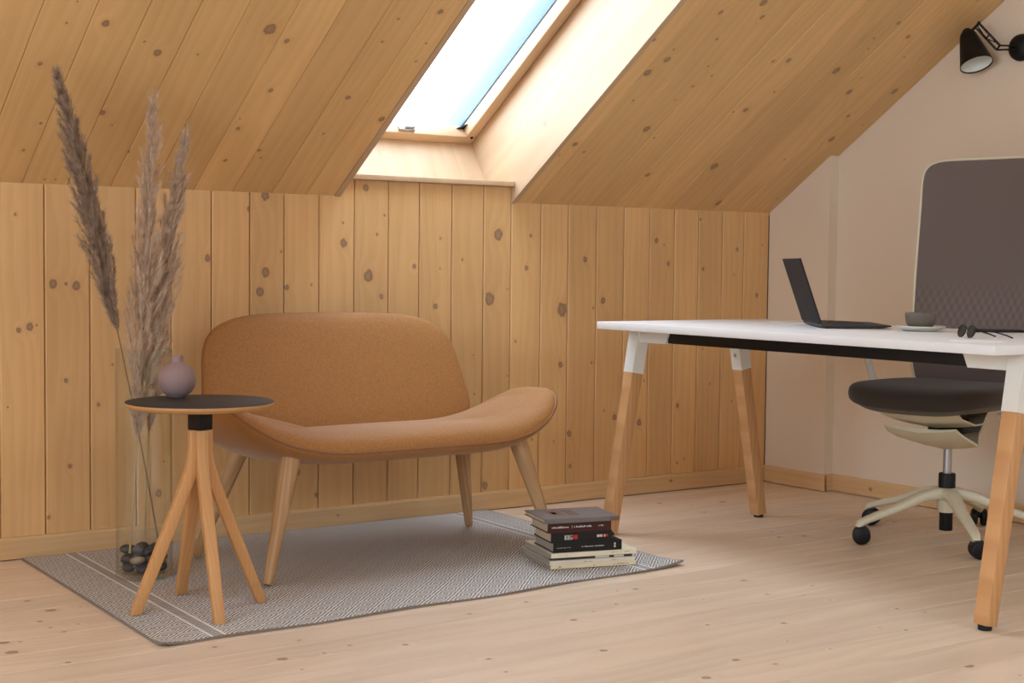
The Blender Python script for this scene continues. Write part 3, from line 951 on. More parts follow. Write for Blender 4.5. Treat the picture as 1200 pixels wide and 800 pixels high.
# ---- mauve bud vase on the side table
R_ = 0.0505
prof = [(0, 0.0), (0.020, 0.0)]
for i in range(1, 22):
    a = -pi/2 + 0.38 + (pi-0.38-0.32)*i/22
    prof.append((R_*cos(a), 0.0475 + R_*0.98*sin(a)))
prof += [(0.0165, 0.0965), (0.0162, 0.100), (0.0162, 0.1125), (0.0150, 0.1135), (0.0130, 0.1125), (0.0125, 0.095), (0, 0.094)]
o = lathe('bud_vase', prof, M_MAUVE, None, (-3.025, -0.815, 0.5592), 48, sm=50)
setp(o, 'small round matt mauve vase with short neck on the side table', 'vase')

# ---- tall glass vase with pebbles and pampas grass
VX, VY, VZ = -2.985, -0.472, 0.0075
VR = 0.081
M_STEMB = plain('dry_brown_stalk', (0.22, 0.14, 0.08), 0.8, nscale=40, namt=0.3)
M_STEM = plain('dry_straw', (0.46, 0.34, 0.17), 0.8, nscale=40, namt=0.3)
o = lathe('glass_vase', [(0, 0.0), (VR-0.004, 0.0), (VR, 0.004), (VR, 0.663), (VR-0.0015, 0.665), (VR-0.003, 0.663), (VR-0.003, 0.020), (VR-0.008, 0.015), (0, 0.014)], M_VGLASS, None, (VX, VY, VZ), 56, sm=30)
setp(o, 'tall clear glass cylinder vase standing on the rug', 'vase')

def pebble(i, p, r, mat, nm, label, grp):
    bm = bmesh.new()
    bmesh.ops.create_icosphere(bm, subdivisions=2, radius=1.0)
    rs = random.Random(i*13+5)
    sx, sy, sz = r*rs.uniform(0.95, 1.25), r*rs.uniform(0.75, 1.0), r*rs.uniform(0.5, 0.66)
    ph = rs.uniform(0, 6)
    for v in bm.verts:
        k = 1 + 0.10*sin(v.co.x*2.3+ph) * cos(v.co.y*1.9-ph)
        v.co = Vector((v.co.x*sx*k, v.co.y*sy*k, v.co.z*sz*k))
    o = link(nm, bm_mesh(bm, nm, 80), mat, None, p, (rs.uniform(-0.25, 0.25), rs.uniform(-0.25, 0.25), rs.uniform(0, 6)))
    setp(o, label, 'pebble', grp)
PEB_MATS = {
    'black': (plain('black_stone', (0.020, 0.022, 0.028), 0.5, nscale=40, namt=0.5), 'smooth blue-black pebble in the bottom of the glass vase'),
    'brown': (plain('brown_stone', (0.17, 0.095, 0.055), 0.55, nscale=40, namt=0.4), 'smooth reddish brown pebble among the dark ones in the glass vase'),
    'tan': (plain('tan_stone', (0.32, 0.21, 0.13), 0.6, nscale=40, namt=0.4), 'small tan pebble among the dark ones in the glass vase')}
idx = 0
layers = [(0.0315, [(0.049, 60), (0.049, 120), (0.049, 185), (0.049, 245), (0.049, 305), (0.049, 5), (0.0, 0)]),
          (0.055, [(0.045, 95), (0.045, 165), (0.045, 225), (0.045, 285), (0.045, 30), (0.045, 345), (0.004, 70)]),
          (0.077, [(0.042, 20), (0.040, 80), (0.043, 330), (0.020, 200), (0.040, 270), (0.043, 140)])]
for z, ps in layers:
    for rr, deg in ps:
        a = radians(deg)
        kind = 'black'
        if (z, deg) in ((0.055, 285), (0.0315, 5), (0.055, 345)): kind = 'brown'
        if (z, deg) in ((0.055, 225),): kind = 'tan'
        mt, lb = PEB_MATS[kind]
        pebble(idx, (VX+rr*cos(a), VY+rr*sin(a), VZ+z), 0.0245 if kind != 'tan' else 0.021, mt, 'pebble', lb, kind + ' pebbles in the glass vase')
        idx += 1

def pampas(label, path, plume_from, col_a, col_b, width, seed, nf=150):
    """path: control points from foot to tip; plume over the last part of it"""
    rs = random.Random(seed)
    pts = bez(*path, n=40)
    foot = pts[0].copy()
    root = empty('pampas_stem', foot, 0, label, 'dried grass', None)
    loc = [p-foot for p in pts]
    n = len(loc)
    tube('stem', loc, [0.0031*(1-0.60*i/(n-1)) for i in range(n)], M_STEM if seed != 3 else M_STEMB, root, 6)
    i0 = int(plume_from*n)
    m, nt, b, o_ = newmat('pampas_fibre_%d' % seed)
    q = NB(nt)
    tc = q.n('ShaderNodeTexCoord')
    nz_ = q.noise(tc.outputs['Object'], 55.0, 3.0)
    nt.links.new(q.mix(q.ss(nz_, 0.3, 0.7), c4(col_a), c4(col_b)), b.inputs['Base Color'])
    b.inputs['Roughness'].default_value = 0.9
    b.inputs['Sheen Weight'].default_value = 0.3
    vs_, fs_ = [], []
    def at(f):
        f = max(0, min(n-1.001, f)); k = int(f); return loc[k].lerp(loc[k+1], f-k)
    def fibre(p, d, L, wdt, droop):
        side = d.cross(Vector((rs.uniform(-1, 1), rs.uniform(-1, 1), rs.uniform(-1, 1))))
        if side.length < 1e-4: return
        side.normalize()
        k = len(vs_)
        segs = 3
        for i in range(segs+1):
            t = i/segs
            c = p + d*(L*t) + Vector((0, 0, -droop*L*t*t))
            ww = wdt*(1-0.75*t)
            vs_.append(c-side*ww); vs_.append(c+side*ww)
        for i in range(segs):
            a = k+2*i
            fs_.append((a, a+1, a+3, a+2))
    tang = [(loc[min(i+1, n-1)]-loc[max(i-1, 0)]).normalized() for i in range(n)]
    # side branches, each a small feather of short hairs, all swept up along the stem
    nb = nf
    for j in range(nb):
        u = ((j+rs.random())/nb)**0.95
        f = i0 + (n-1-i0)*u*0.93
        p = at(f)
        tg = tang[int(min(n-1, f))]
        env = (min(1.0, (u+0.10)/0.36)**0.9) * (1.0-0.75*max(0, (u-0.36)/0.64)**1.4)
        ang = rs.uniform(0, 2*pi)
        e1 = tg.cross(Vector((0.3, 1, 0.1))).normalized(); e2 = tg.cross(e1)
        rad = e1*cos(ang)+e2*sin(ang)
        L = rs.uniform(0.075, 0.135)*(0.45+0.55*env)
        wd = width*env*rs.uniform(0.25, 1.05)
        p0 = p
        p1 = p + tg*(L*0.45) + rad*(wd*0.75)
        p2 = p + tg*L + rad*wd + Vector((0, 0, -0.012*rs.random()))
        q_prev = p0
        nh = int(44 + 60*env)
        segs = 5
        k0 = len(vs_)
        side = tg.cross(rad)
        for i in range(segs+1):
            t = i/segs
            c = p0*(1-t)**2 + p1*2*t*(1-t) + p2*t*t
            ww = 0.0006*(1-0.7*t)
            vs_.append(c-side*ww); vs_.append(c+side*ww)
        for i in range(segs):
            a_ = k0+2*i
            fs_.append((a_, a_+1, a_+3, a_+2))
        for h_ in range(nh):
            t = rs.random()**0.7
            c = p0*(1-t)**2 + p1*2*t*(1-t) + p2*t*t
            bt = ((p1-p0)*(1-t) + (p2-p1)*t).normalized()
            rv = Vector((rs.gauss(0, 1), rs.gauss(0, 1), rs.gauss(0, 1))).normalized()
            fibre(c, (bt*1.0 + rv*0.55).normalized(), rs.uniform(0.010, 0.026), 0.00055, rs.uniform(0, 0.2))
    me = bpy.data.meshes.new('plume')
    me.from_pydata(vs_, [], fs_)
    link('plume', me, m, root)
    return root
ZF = VZ + 0.085
pampas('dark brown pampas plume leaning out over the rim of the glass vase',
       ((VX+0.050, VY+0.01, ZF-0.01), (VX-0.010, VY, 0.42), (-3.085, VY-0.03, 0.80), (-3.252, VY-0.05, 1.452)), 0.54, (0.25, 0.160, 0.10), (0.44, 0.305, 0.21), 0.047, 3, 320)
pampas('tall beige pampas plume standing upright in the glass vase',
       ((VX-0.052, VY-0.02, ZF-0.01), (VX-0.02, VY, 0.40), (-2.975, VY+0.01, 0.80), (-2.946, VY+0.02, 1.43)), 0.30, (0.54, 0.385, 0.26), (0.74, 0.56, 0.41), 0.064, 4, 340)
pampas('shorter beige pampas plume tilted away from the brown one in the glass vase',
       ((VX+0.022, VY+0.045, ZF-0.01), (VX+0.01, VY+0.03, 0.40), (-2.945, VY+0.02, 0.75), (-2.836, VY+0.03, 1.345)), 0.32, (0.48, 0.34, 0.23), (0.68, 0.51, 0.37), 0.058, 5, 310)
# ---- desk
DESK_Z = 0.735
DT = 0.025
def make_desk():
    xa, xb, ya, yb = -1.432, -0.652, -2.250, -0.612
    cx, cy = (xa+xb)/2, (ya+yb)/2
    W, L = xb-xa, yb-ya
    root = empty('desk', (cx, cy, 0), -0.0134, 'white topped desk with white metal corners and splayed wooden legs', 'desk')
    box('tabletop', (0, 0, DESK_Z-DT/2), (W, L, DT), M_WHITE, root, 0.0015)
    zt = DESK_Z-DT
    for sx in (-1, 1):
        box('beam', (sx*0.228, 0, zt-0.0225), (0.026, L-0.40, 0.043), M_BLACKM, root, 0.002)
        for sy in (-1, 1):
            foot = Vector((sx*0.352, sy*(L/2-0.036), 0.012))
            top = Vector((sx*0.228, sy*(L/2-0.036), zt-0.002))
            d = (top-foot).normalized()
            br = foot + d*((0.556-foot.z)/d.z)
            ref = Vector((1, 0, 0))
            bm = bmesh.new()
            bm_tube(bm, [Vector((0, 0, 0)), br-foot], [0.92, 1.0], square=(0.0235, 0.0235), ref=ref)
            bmesh.ops.bevel(bm, geom=[e for e in bm.edges], offset=0.002, segments=2, affect='EDGES', profile=0.5)
            lg = link('leg', bm_mesh(bm, 'leg', 45), M_DESKWOOD, root, foot)
            lathe('foot_glide', [(0, -0.0115), (0.017, -0.0115), (0.018, -0.009), (0.018, 0.002), (0, 0.002)], M_RUBBER, lg, (0, 0, 0), 20)
            bm = bmesh.new()
            bm_tube(bm, [br, top], [1.0, 1.04], square=(0.0245, 0.0245), ref=ref)
            for v in bm.verts:
                if v.co.z > zt-0.03: v.co.z = zt-0.0005
            # arm along the long side that holds the beam
            arm = bmesh.ops.create_cube(bm, size=1.0)['verts']
            y0, y1 = top.y, sy*(L/2-0.215)
            for v in arm:
                z_lo = zt-0.046
                inner = (v.co.y > 0) if sy < 0 else (v.co.y < 0)
                yy = (y1 if inner else y0)
                if inner and v.co.z < 0: yy += sy*0.020
                v.co = Vector((sx*0.228+v.co.x*0.040, yy, (zt-0.0005) if v.co.z > 0 else z_lo))
            b_ = link('bracket', bm_mesh(bm, 'bracket'), M_WHITEM, root)
            sp_ = lathe('bolt', [(0, 0), (0.007, 0), (0.007, 0.003), (0, 0.003)], M_STEEL, b_, br+d*0.05+Vector((-sx*0.0252, 0, 0)), 14)
            sp_.rotation_euler = (0, -sx*pi/2, 0)
make_desk()

# ---- laptop
def make_laptop():
    ux = Vector((0.585, 0.811, 0)).normalized()      # along the hinge
    uy = Vector((0.811, -0.585, 0)).normalized()     # towards the user
    near = Vector((-1.085, -1.325, DESK_Z))
    Wd, Dp = 0.318, 0.222
    c = near + ux*(Wd/2)
    root = empty('laptop', c, math.atan2(-ux.y, -ux.x), 'open black laptop standing askew on the white desk', 'laptop')
    # local: X = -ux, Y: +90 deg from it = uy?
    prof = [(0.004, 0.006), (0.012, 0.002), (Dp-0.03, 0.002), (Dp, 0.008), (Dp, 0.0115), (0.0, 0.0165), (0.0, 0.010)]
    prism('base', prof, 0, -Wd/2, Wd/2, M_LAPB, root, 0.0008)
    box('keyboard', (0, Dp*0.42, 0.0148), (Wd*0.88, 0.10, 0.0012), M_BLACK, root, 0, rot=(-0.0225, 0, 0))
    box('touchpad', (0, Dp*0.80, 0.0131), (0.10, 0.06, 0.0006), M_LINO, root, 0, rot=(-0.0225, 0, 0))
    th = radians(19)
    lid = box('lid', (0, -sin(th)*0.108-0.001, 0.0165+cos(th)*0.108), (Wd, 0.0055, 0.216), M_LAPL, root, 0.0012, rot=(th, 0, 0))
    box('screen', (0, 0.0030, 0.002), (Wd-0.012, 0.0006, 0.200), M_SCREEN, lid)
    tube('hinge', [(-Wd*0.36, 0.0, 0.0148), (Wd*0.36, 0.0, 0.0148)], 0.0045, M_BLACK, root, 10)
    for sx in (-1, 1):
        for yy in (0.025, Dp-0.035):
            lathe('rubber_foot', [(0, 0.0002), (0.006, 0.0002), (0.006, 0.0025), (0, 0.0025)], M_RUBBER, root, (sx*0.12, yy, 0), 12)
M_LAPB = plain('laptop_body', (0.018, 0.016, 0.016), 0.40, nscale=90, namt=0.15)
M_LAPL = plain('laptop_lid', (0.016, 0.012, 0.012), 0.7, spec=0.25, nscale=90, namt=0.15)
M_SCREEN = plain('dark_screen', (0.004, 0.004, 0.005), 0.15, nscale=5, namt=0.05)
make_laptop()

# ---- cup and saucer
M_CUP = plain('speckled_stoneware', (0.115, 0.098, 0.078), 0.55, nscale=70, namt=0.5)
M_SAUCER = plain('pale_glazed_saucer', (0.62, 0.60, 0.52), 0.4, nscale=30, namt=0.08)
SAU = Vector((-0.925, -1.585, DESK_Z+0.0003))
o = lathe('saucer', [(0, 0), (0.046, 0), (0.052, 0.003), (0.072, 0.0110), (0.0755, 0.0145), (0.0745, 0.0160), (0.068, 0.0140), (0.048, 0.0078), (0, 0.0075)], M_SAUCER, None, SAU, 48, sm=50)
setp(o, 'pale cream saucer on the desk holding the grey cup', 'saucer')
cup = lathe('coffee_cup', [(0, 0), (0.030, 0), (0.033, 0.002), (0.041, 0.011), (0.0455, 0.022), (0.0470, 0.036), (0.0470, 0.0475), (0.0458, 0.0488), (0.0442, 0.0475), (0.0442, 0.034), (0.041, 0.018), (0.031, 0.008), (0, 0.007)], M_CUP, None, SAU+Vector((0, 0, 0.0079)), 48, sm=50)
setp(cup, 'low grey-brown stoneware cup standing on the saucer', 'cup')

# ---- white card, folded glasses, black phone
card = box('paper_card', (-1.300, -2.080, DESK_Z+0.0012), (0.085, 0.130, 0.0018), plain('white_card', (0.86, 0.85, 0.80), 0.6, nscale=20, namt=0.03), None, 0.0004, rot=(0, 0, 0.72))
setp(card, 'small white card lying near the desk corner beside the glasses', 'card')

def make_glasses():
    root = empty('sunglasses', (-1.155, -1.935, DESK_Z), radians(-25), 'dark sunglasses lying on the white desk behind the card', 'glasses')
    root.scale = (0.8, 0.8, 0.8)
    ML = plain('smoked_lens', (0.030, 0.033, 0.028), 0.12, nscale=10, namt=0.1)
    # front frame lies to -x, temples run to +x
    for sy in (-1, 1):
        ring = [Vector((0.006*sin(t*1.0), sy*0.034+0.026*cos(t), 0.0235+0.0205*sin(t))) for t in [2*pi*k/28 for k in range(28)]]
        fr = tube('rim', ring, 0.0026, M_BLACK, root, 8, closed=True)
        bm = bmesh.new()
        a = [bm.verts.new(p+Vector((-0.0009, 0, 0))) for p in ring]; b = [bm.verts.new(p+Vector((0.0009, 0, 0))) for p in ring]
        bm.faces.new(a); bm.faces.new(b[::-1])
        for i in range(28): bm.faces.new((a[i], b[i], b[(i+1) % 28], a[(i+1) % 28]))
        link('lens', bm_mesh(bm, 'lens'), ML, fr)
        tube('temple', [(0.002, sy*0.061, 0.033), (0.03, sy*0.066, 0.0305), (0.085, sy*0.066, 0.020), (0.118, sy*0.063, 0.011), (0.142, sy*0.060, 0.0024)], [0.003, 0.0024, 0.0022, 0.0026, 0.0026], M_BLACK, root, 8)
    tube('bridge', [(0.002, -0.009, 0.031), (-0.001, 0, 0.034), (0.002, 0.009, 0.031)], 0.0026, M_BLACK, root, 8)
make_glasses()

def make_phone():
    root = empty('smartphone', (-0.745, -1.725, DESK_Z), radians(-125), 'thin black phone lying flat near the chair side of the desk', 'phone')
    box('body', (0, 0, 0.0042), (0.074, 0.152, 0.0076), M_BLACK, root, 0.003, 3)
    box('display', (0, 0, 0.00815), (0.068, 0.145, 0.0005), M_SCREEN, root)
make_phone()

# ---- office chair
M_SEATF = plain('charcoal_brown_seat_fabric', (0.044, 0.033, 0.024), 0.9, spec=0.2, nscale=500, namt=0.4, bscale=600, bamt=0.25, sheen=0.2)
def mesh_fabric():
    m, nt, b, o = newmat('grey_mesh_fabric')
    q = NB(nt)
    tc = q.n('ShaderNodeTexCoord')
    sp = q.n('ShaderNodeSeparateXYZ'); nt.links.new(tc.outputs['Object'], sp.inputs[0])
    y, z = sp.outputs[1], sp.outputs[2]
    # woven cell relief strongest in the lumbar zone
    cell = q.math('MULTIPLY', q.math('SINE', q.math('MULTIPLY', y, 230.0)), q.math('SINE', q.math('MULTIPLY', z, 125.0)))
    zone = q.math('MULTIPLY', q.ss(z, 0.62, 0.74), q.math('SUBTRACT', 1.0, q.ss(z, 0.80, 0.92)))
    k = q.math('ADD', 1.0, q.math('MULTIPLY', q.math('MULTIPLY', cell, zone), 0.16))
    wv = q.noise(tc.outputs['Object'], 700.0, 1.0)
    k = q.math('MULTIPLY', k, q.math('ADD', 0.85, q.math('MULTIPLY', wv, 0.3)))
    nt.links.new(q.vec('SCALE', (0.165, 0.130, 0.120), scale=k).outputs[0], b.inputs['Base Color'])
    b.inputs['Roughness'].default_value = 0.8
    b.inputs['Specular IOR Level'].default_value = 0.2
    return m
M_MESHF = mesh_fabric()
def make_chair():
    """local +X points to the back of the chair, the sitter faces -X"""
    root = empty('office_chair', (-0.449, -1.323, 0), radians(CHAIR_YAW), 'office swivel chair with tall grey mesh back and cream base at the desk', 'chair')
    # base
    lathe('hub', [(0, 0.095), (0.027, 0.095), (0.032, 0.125), (0.037, 0.160), (0.032, 0.178), (0.027, 0.180), (0, 0.180)], M_CREAM, root, seg=28)
    lathe('lift_cylinder', [(0, 0.032), (0.0215, 0.032), (0.0225, 0.035), (0.0225, 0.10), (0, 0.10)], M_BLACK, root, seg=24)
    lathe('lift_collar', [(0, 0.178), (0.0285, 0.178), (0.0285, 0.226), (0.026, 0.229), (0, 0.229)], M_BLACK, root, seg=24)
    lathe('gas_lift', [(0, 0.21), (0.0145, 0.21), (0.0145, 0.335), (0, 0.335)], M_STEEL, root, seg=20)
    a0 = CHAIR_BASE - radians(CHAIR_YAW)
    for k in range(5):
        a = a0 + 2*pi*k/5
        d = Vector((cos(a), sin(a), 0))
        p = [d*0.018+Vector((0, 0, 0.158)), d*0.055+Vector((0, 0, 0.158)), d*0.10+Vector((0, 0, 0.150)), d*0.20+Vector((0, 0, 0.113)), d*0.31+Vector((0, 0, 0.080)), d*0.335+Vector((0, 0, 0.069)), d*0.343+Vector((0, 0, 0.056))]
        bm = bmesh.new()
        wd = [0.030, 0.026, 0.023, 0.020, 0.017, 0.016, 0.013]
        ht = [0.022, 0.020, 0.017, 0.0135, 0.0115, 0.011, 0.010]
        side = Vector((-d.y, d.x, 0))
        rings = []
        for i, c in enumerate(p):
            t = (p[min(i+1, 6)]-p[max(i-1, 0)]).normalized()
            nn = side.cross(t) * -1
            ring = []
            for q_ in range(12):
                ph = 2*pi*q_/12
                cs, sn = cos(ph), sin(ph)
                ex = 0.62
                ring.append(bm.verts.new(c + side*(wd[i]*abs(cs)**ex*(1 if cs > 0 else -1)) + nn*(ht[i]*abs(sn)**ex*(1 if sn > 0 else -1))))
            rings.append(ring)
        for A_, B_ in zip(rings[:-1], rings[1:]):
            for q_ in range(12):
                bm.faces.new((A_[q_], A_[(q_+1) % 12], B_[(q_+1) % 12], B_[q_]))
        bm.faces.new(rings[0]); bm.faces.new(rings[-1][::-1])
        lg = link('base_leg', bm_mesh(bm, 'base_leg', 50), M_CREAM, root)
        # twin-wheel caster
        bm = bmesh.new()
        sw = radians(CAST[k])
        f = Vector((cos(sw), sin(sw), 0)); ax = Vector((-f.y, f.x, 0))
        cpos = d*0.340 + f*0.010 + Vector((0, 0, 0.0308))
        for s_ in (-1, 1):
            MM = Matrix((f, Vector((0, 0, 1)), ax)).transposed().to_4x4()
            MM.translation = cpos + ax*(s_*0.0165)
            rings = []
            for rr, hh in ((0.0, -0.012), (0.022, -0.012), (0.0295, -0.008), (0.0305, 0.0), (0.0295, 0.008), (0.022, 0.012), (0.0, 0.012)):
                if rr == 0: rings.append([bm.verts.new(MM @ Vector((0, 0, hh)))])
                else: rings.append([bm.verts.new(MM @ Vector((rr*cos(2*pi*j/24), rr*sin(2*pi*j/24), hh))) for j in range(24)])
            for A_, B_ in zip(rings[:-1], rings[1:]):
                for j in range(24):
                    j2 = (j+1) % 24
                    if len(A_) == 1: bm.faces.new((A_[0], B_[j], B_[j2]))
                    elif len(B_) == 1: bm.faces.new((A_[j], B_[0], A_[j2]))
                    else: bm.faces.new((A_[j], B_[j], B_[j2], A_[j2]))
        bm_tube(bm, [d*0.342+Vector((0, 0, 0.052)), d*0.342+Vector((0, 0, 0.030))], 0.009, 12)
        link('caster', bm_mesh(bm, 'caster', 45), M_BLACK, lg)
    # tilt mechanism: cream cradle under the seat that sweeps up to the back
    def strap(name, prof, hw, thick, mat):
        bm = bmesh.new()
        up_, lo_ = [], []
        for i, (xx, zz) in enumerate(prof):
            w_ = hw[i]
            x0_, z0_ = prof[max(i-1, 0)]; x1_, z1_ = prof[min(i+1, len(prof)-1)]
            t = Vector((x1_-x0_, 0, z1_-z0_)).normalized(); nn = Vector((-t.z, 0, t.x))
            r1, r2 = [], []
            for y_ in (-1, -0.6, 0, 0.6, 1):
                crown = 0.010*(1-y_*y_)
                c = Vector((xx, y_*w_, zz)) - nn*crown
                r1.append(bm.verts.new(c)); r2.append(bm.verts.new(c - nn*thick*(1-0.55*abs(y_))))
            up_.append(r1); lo_.append(r2)
        for g_ in (up_, lo_):
            for A_, B_ in zip(g_[:-1], g_[1:]):
                for j in range(4): bm.faces.new((A_[j], A_[j+1], B_[j+1], B_[j]))
        for A_, B_, C_, D_ in zip(up_[:-1], up_[1:], lo_[:-1], lo_[1:]):
            bm.faces.new((A_[0], B_[0], D_[0], C_[0])); bm.faces.new((A_[4], C_[4], D_[4], B_[4]))
        for u_, l_ in ((up_[0], lo_[0]), (up_[-1], lo_[-1])):
            for j in range(4): bm.faces.new((u_[j], l_[j], l_[j+1], u_[j+1]))
        return link(name, bm_mesh(bm, name, 50), mat, root)
    strap('cradle', [(-0.205, 0.405), (-0.17, 0.383), (-0.10, 0.358), (-0.02, 0.338), (0.05, 0.338), (0.12, 0.362), (0.19, 0.406), (0.235, 0.47), (0.245, 0.53)], [0.130, 0.137, 0.137, 0.120, 0.085, 0.055, 0.045, 0.040, 0.038], 0.016, M_CREAM)
    strap('seat_carrier', [(-0.225, 0.466), (-0.20, 0.440), (-0.10, 0.414), (0.0, 0.410), (0.09, 0.445)], [0.14, 0.147, 0.145, 0.125, 0.10], 0.012, M_CREAM)
    bx_ = box('tilt_mechanism', (0.045, 0, 0.392), (0.15, 0.13, 0.05), M_BLACK, root, 0.012, 3)
    # seat: rounded cushion with a waterfall front
    def seat(name, hu, hl, mat, scale=1.0):
        bm = bmesh.new()
        NT = 72
        rad = [0, 0.3, 0.55, 0.72, 0.84, 0.92, 0.965, 0.99, 1.0]
        def pos(th, r, top):
            c, s_ = cos(th), sin(th)
            n = 3.6
            a = abs(c)**(2/n)*(1 if c >= 0 else -1)*r
            b = abs(s_)**(2/n)*(1 if s_ >= 0 else -1)*r
            xx = a*0.262*scale - 0.074
            yy = b*(0.255 - 0.012*a)*scale
            z0 = 0.503 - 0.018*max(0, (-a-0.55)/0.45)**2 + 0.012*b*b*0.6
            h = (hu if top else -hl)*max(0, 1-r**14)**0.38
            return Vector((xx, yy, z0+h))
        for top in (True, False):
            rings = [[bm.verts.new(pos(0, 0, top))]]
            for r in rad[1:]:
                rings.append([bm.verts.new(pos(2*pi*k/NT, r, top)) for k in range(NT)])
            for k in range(NT): bm.faces.new((rings[0][0], rings[1][k], rings[1][(k+1) % NT]))
            for A_, B_ in zip(rings[1:-1], rings[2:]):
                for k in range(NT):
                    j = (k+1) % NT
                    bm.faces.new((A_[k], B_[k], B_[j], A_[j]))
        bmesh.ops.remove_doubles(bm, verts=bm.verts, dist=0.0002)
        return link(name, bm_mesh(bm, name, 60), mat, root)
    seat('seat_cushion', 0.036, 0.034, M_SEATF)
    pan = seat('seat_pan', -0.020, 0.048, plain('grey_brown_plastic', (0.10, 0.085, 0.062), 0.5, nscale=40, namt=0.1), 0.93)
    # backrest: tall mesh panel in a slim cream frame
    prof = [(0.470, 0.185), (0.55, 0.160), (0.65, 0.152), (0.75, 0.164), (0.85, 0.190), (0.95, 0.210), (1.05, 0.222), (1.15, 0.228), (1.25, 0.230), (1.335, 0.226)]
    def bx(z):
        for (z0, x0), (z1, x1) in zip(prof[:-1], prof[1:]):
            if z <= z1:
                t = (z-z0)/(z1-z0); t = max(0, t)
                return x0+(x1-x0)*t
        return prof[-1][1]
    ZB, ZT = 0.475, CHAIR_TOP
    def bpos(a, b):
        z = ZB + (ZT-ZB)*(b+1)/2
        f = (b+1)/2
        hw = CHAIR_HW*(0.90 + 0.10*min(1, f/0.45))
        xs = sum(bx(z+dz) for dz in (-0.05, -0.025, 0, 0.025, 0.05))/5
        return Vector((xs - 0.035*(abs(a)**2.0)*0.9 + 0.012, a*hw, z))
    def outc(th, r):
        c, s_ = cos(th), sin(th)
        a = abs(c)**(2/6.5)*(1 if c >= 0 else -1)
        b = abs(s_)**(2/13.0)*(1 if s_ >= 0 else -1)
        return a*r, b*r
    NT = 112
    ths = []
    for k in range(NT): ths.append(2*pi*k/NT)
    bm = bmesh.new()
    for sgn in (0.0, 0.004):
        rings = []
        rad = [0, 0.12, 0.25, 0.38, 0.5, 0.62, 0.74, 0.85, 0.93, 0.985]
        for r in rad:
            if r == 0: rings.append([bm.verts.new(bpos(0, 0)+Vector((sgn, 0, 0)))])
            else: rings.append([bm.verts.new(bpos(*outc(t, r))+Vector((sgn, 0, 0))) for t in ths])
        for k in range(NT): bm.faces.new((rings[0][0], rings[1][k], rings[1][(k+1) % NT]))
        for A_, B_ in zip(rings[1:-1], rings[2:]):
            for k in range(NT):
                j = (k+1) % NT
                bm.faces.new((A_[k], B_[k], B_[j], A_[j]))
        if sgn == 0.0: l0 = rings[-1]
        else: l1 = rings[-1]
    for k in range(NT):
        j = (k+1) % NT
        bm.faces.new((l0[k], l1[k], l1[j], l0[j]))
    link('backrest_mesh', bm_mesh(bm, 'backrest_mesh', 60), M_MESHF, root)
    tube('backrest_frame', [bpos(*outc(t, 0.992))+Vector((0.002, 0, 0)) for t in ths], 0.0055, M_CREAM, root, 8, closed=True)
    # spine behind the back
    tube('back_spine', [(0.245, 0, 0.52), (0.243, 0, 0.60), (0.25, 0, 0.72), (0.255, 0, 0.86)], [0.022, 0.02, 0.017, 0.012], M_CREAM, root, 12)
    # arms
    for s_ in (-1, 1):
        ar = tube('arm_support', [(0.03, s_*0.17, 0.437), (0.03, s_*0.262, 0.450), (0.025, s_*0.283, 0.475), (-0.030, s_*0.290, 0.58), (-0.055, s_*0.290, 0.63), (-0.060, s_*0.290, 0.655)], 1.0, M_WHITEM, root, square=(0.010, 0.022), ref=Vector((0, 1, 0)), bevel=0.003)
        box('arm_joint', (0.022, s_*0.284, 0.492), (0.052, 0.030, 0.034), M_BLACK, root, 0.006, 3)
        box('arm_pad', (-0.05, s_*0.288, 0.664), (0.22, 0.075, 0.022), M_BLACK, root, 0.010, 3)
CHAIR_YAW, CHAIR_TOP, CHAIR_HW = 12.0, 1.320, 0.235
CHAIR_BASE = math.atan2(-1.222+1.323, -0.769+0.449)
CAST = [-60, -48, -60, 30, -75]
make_chair()

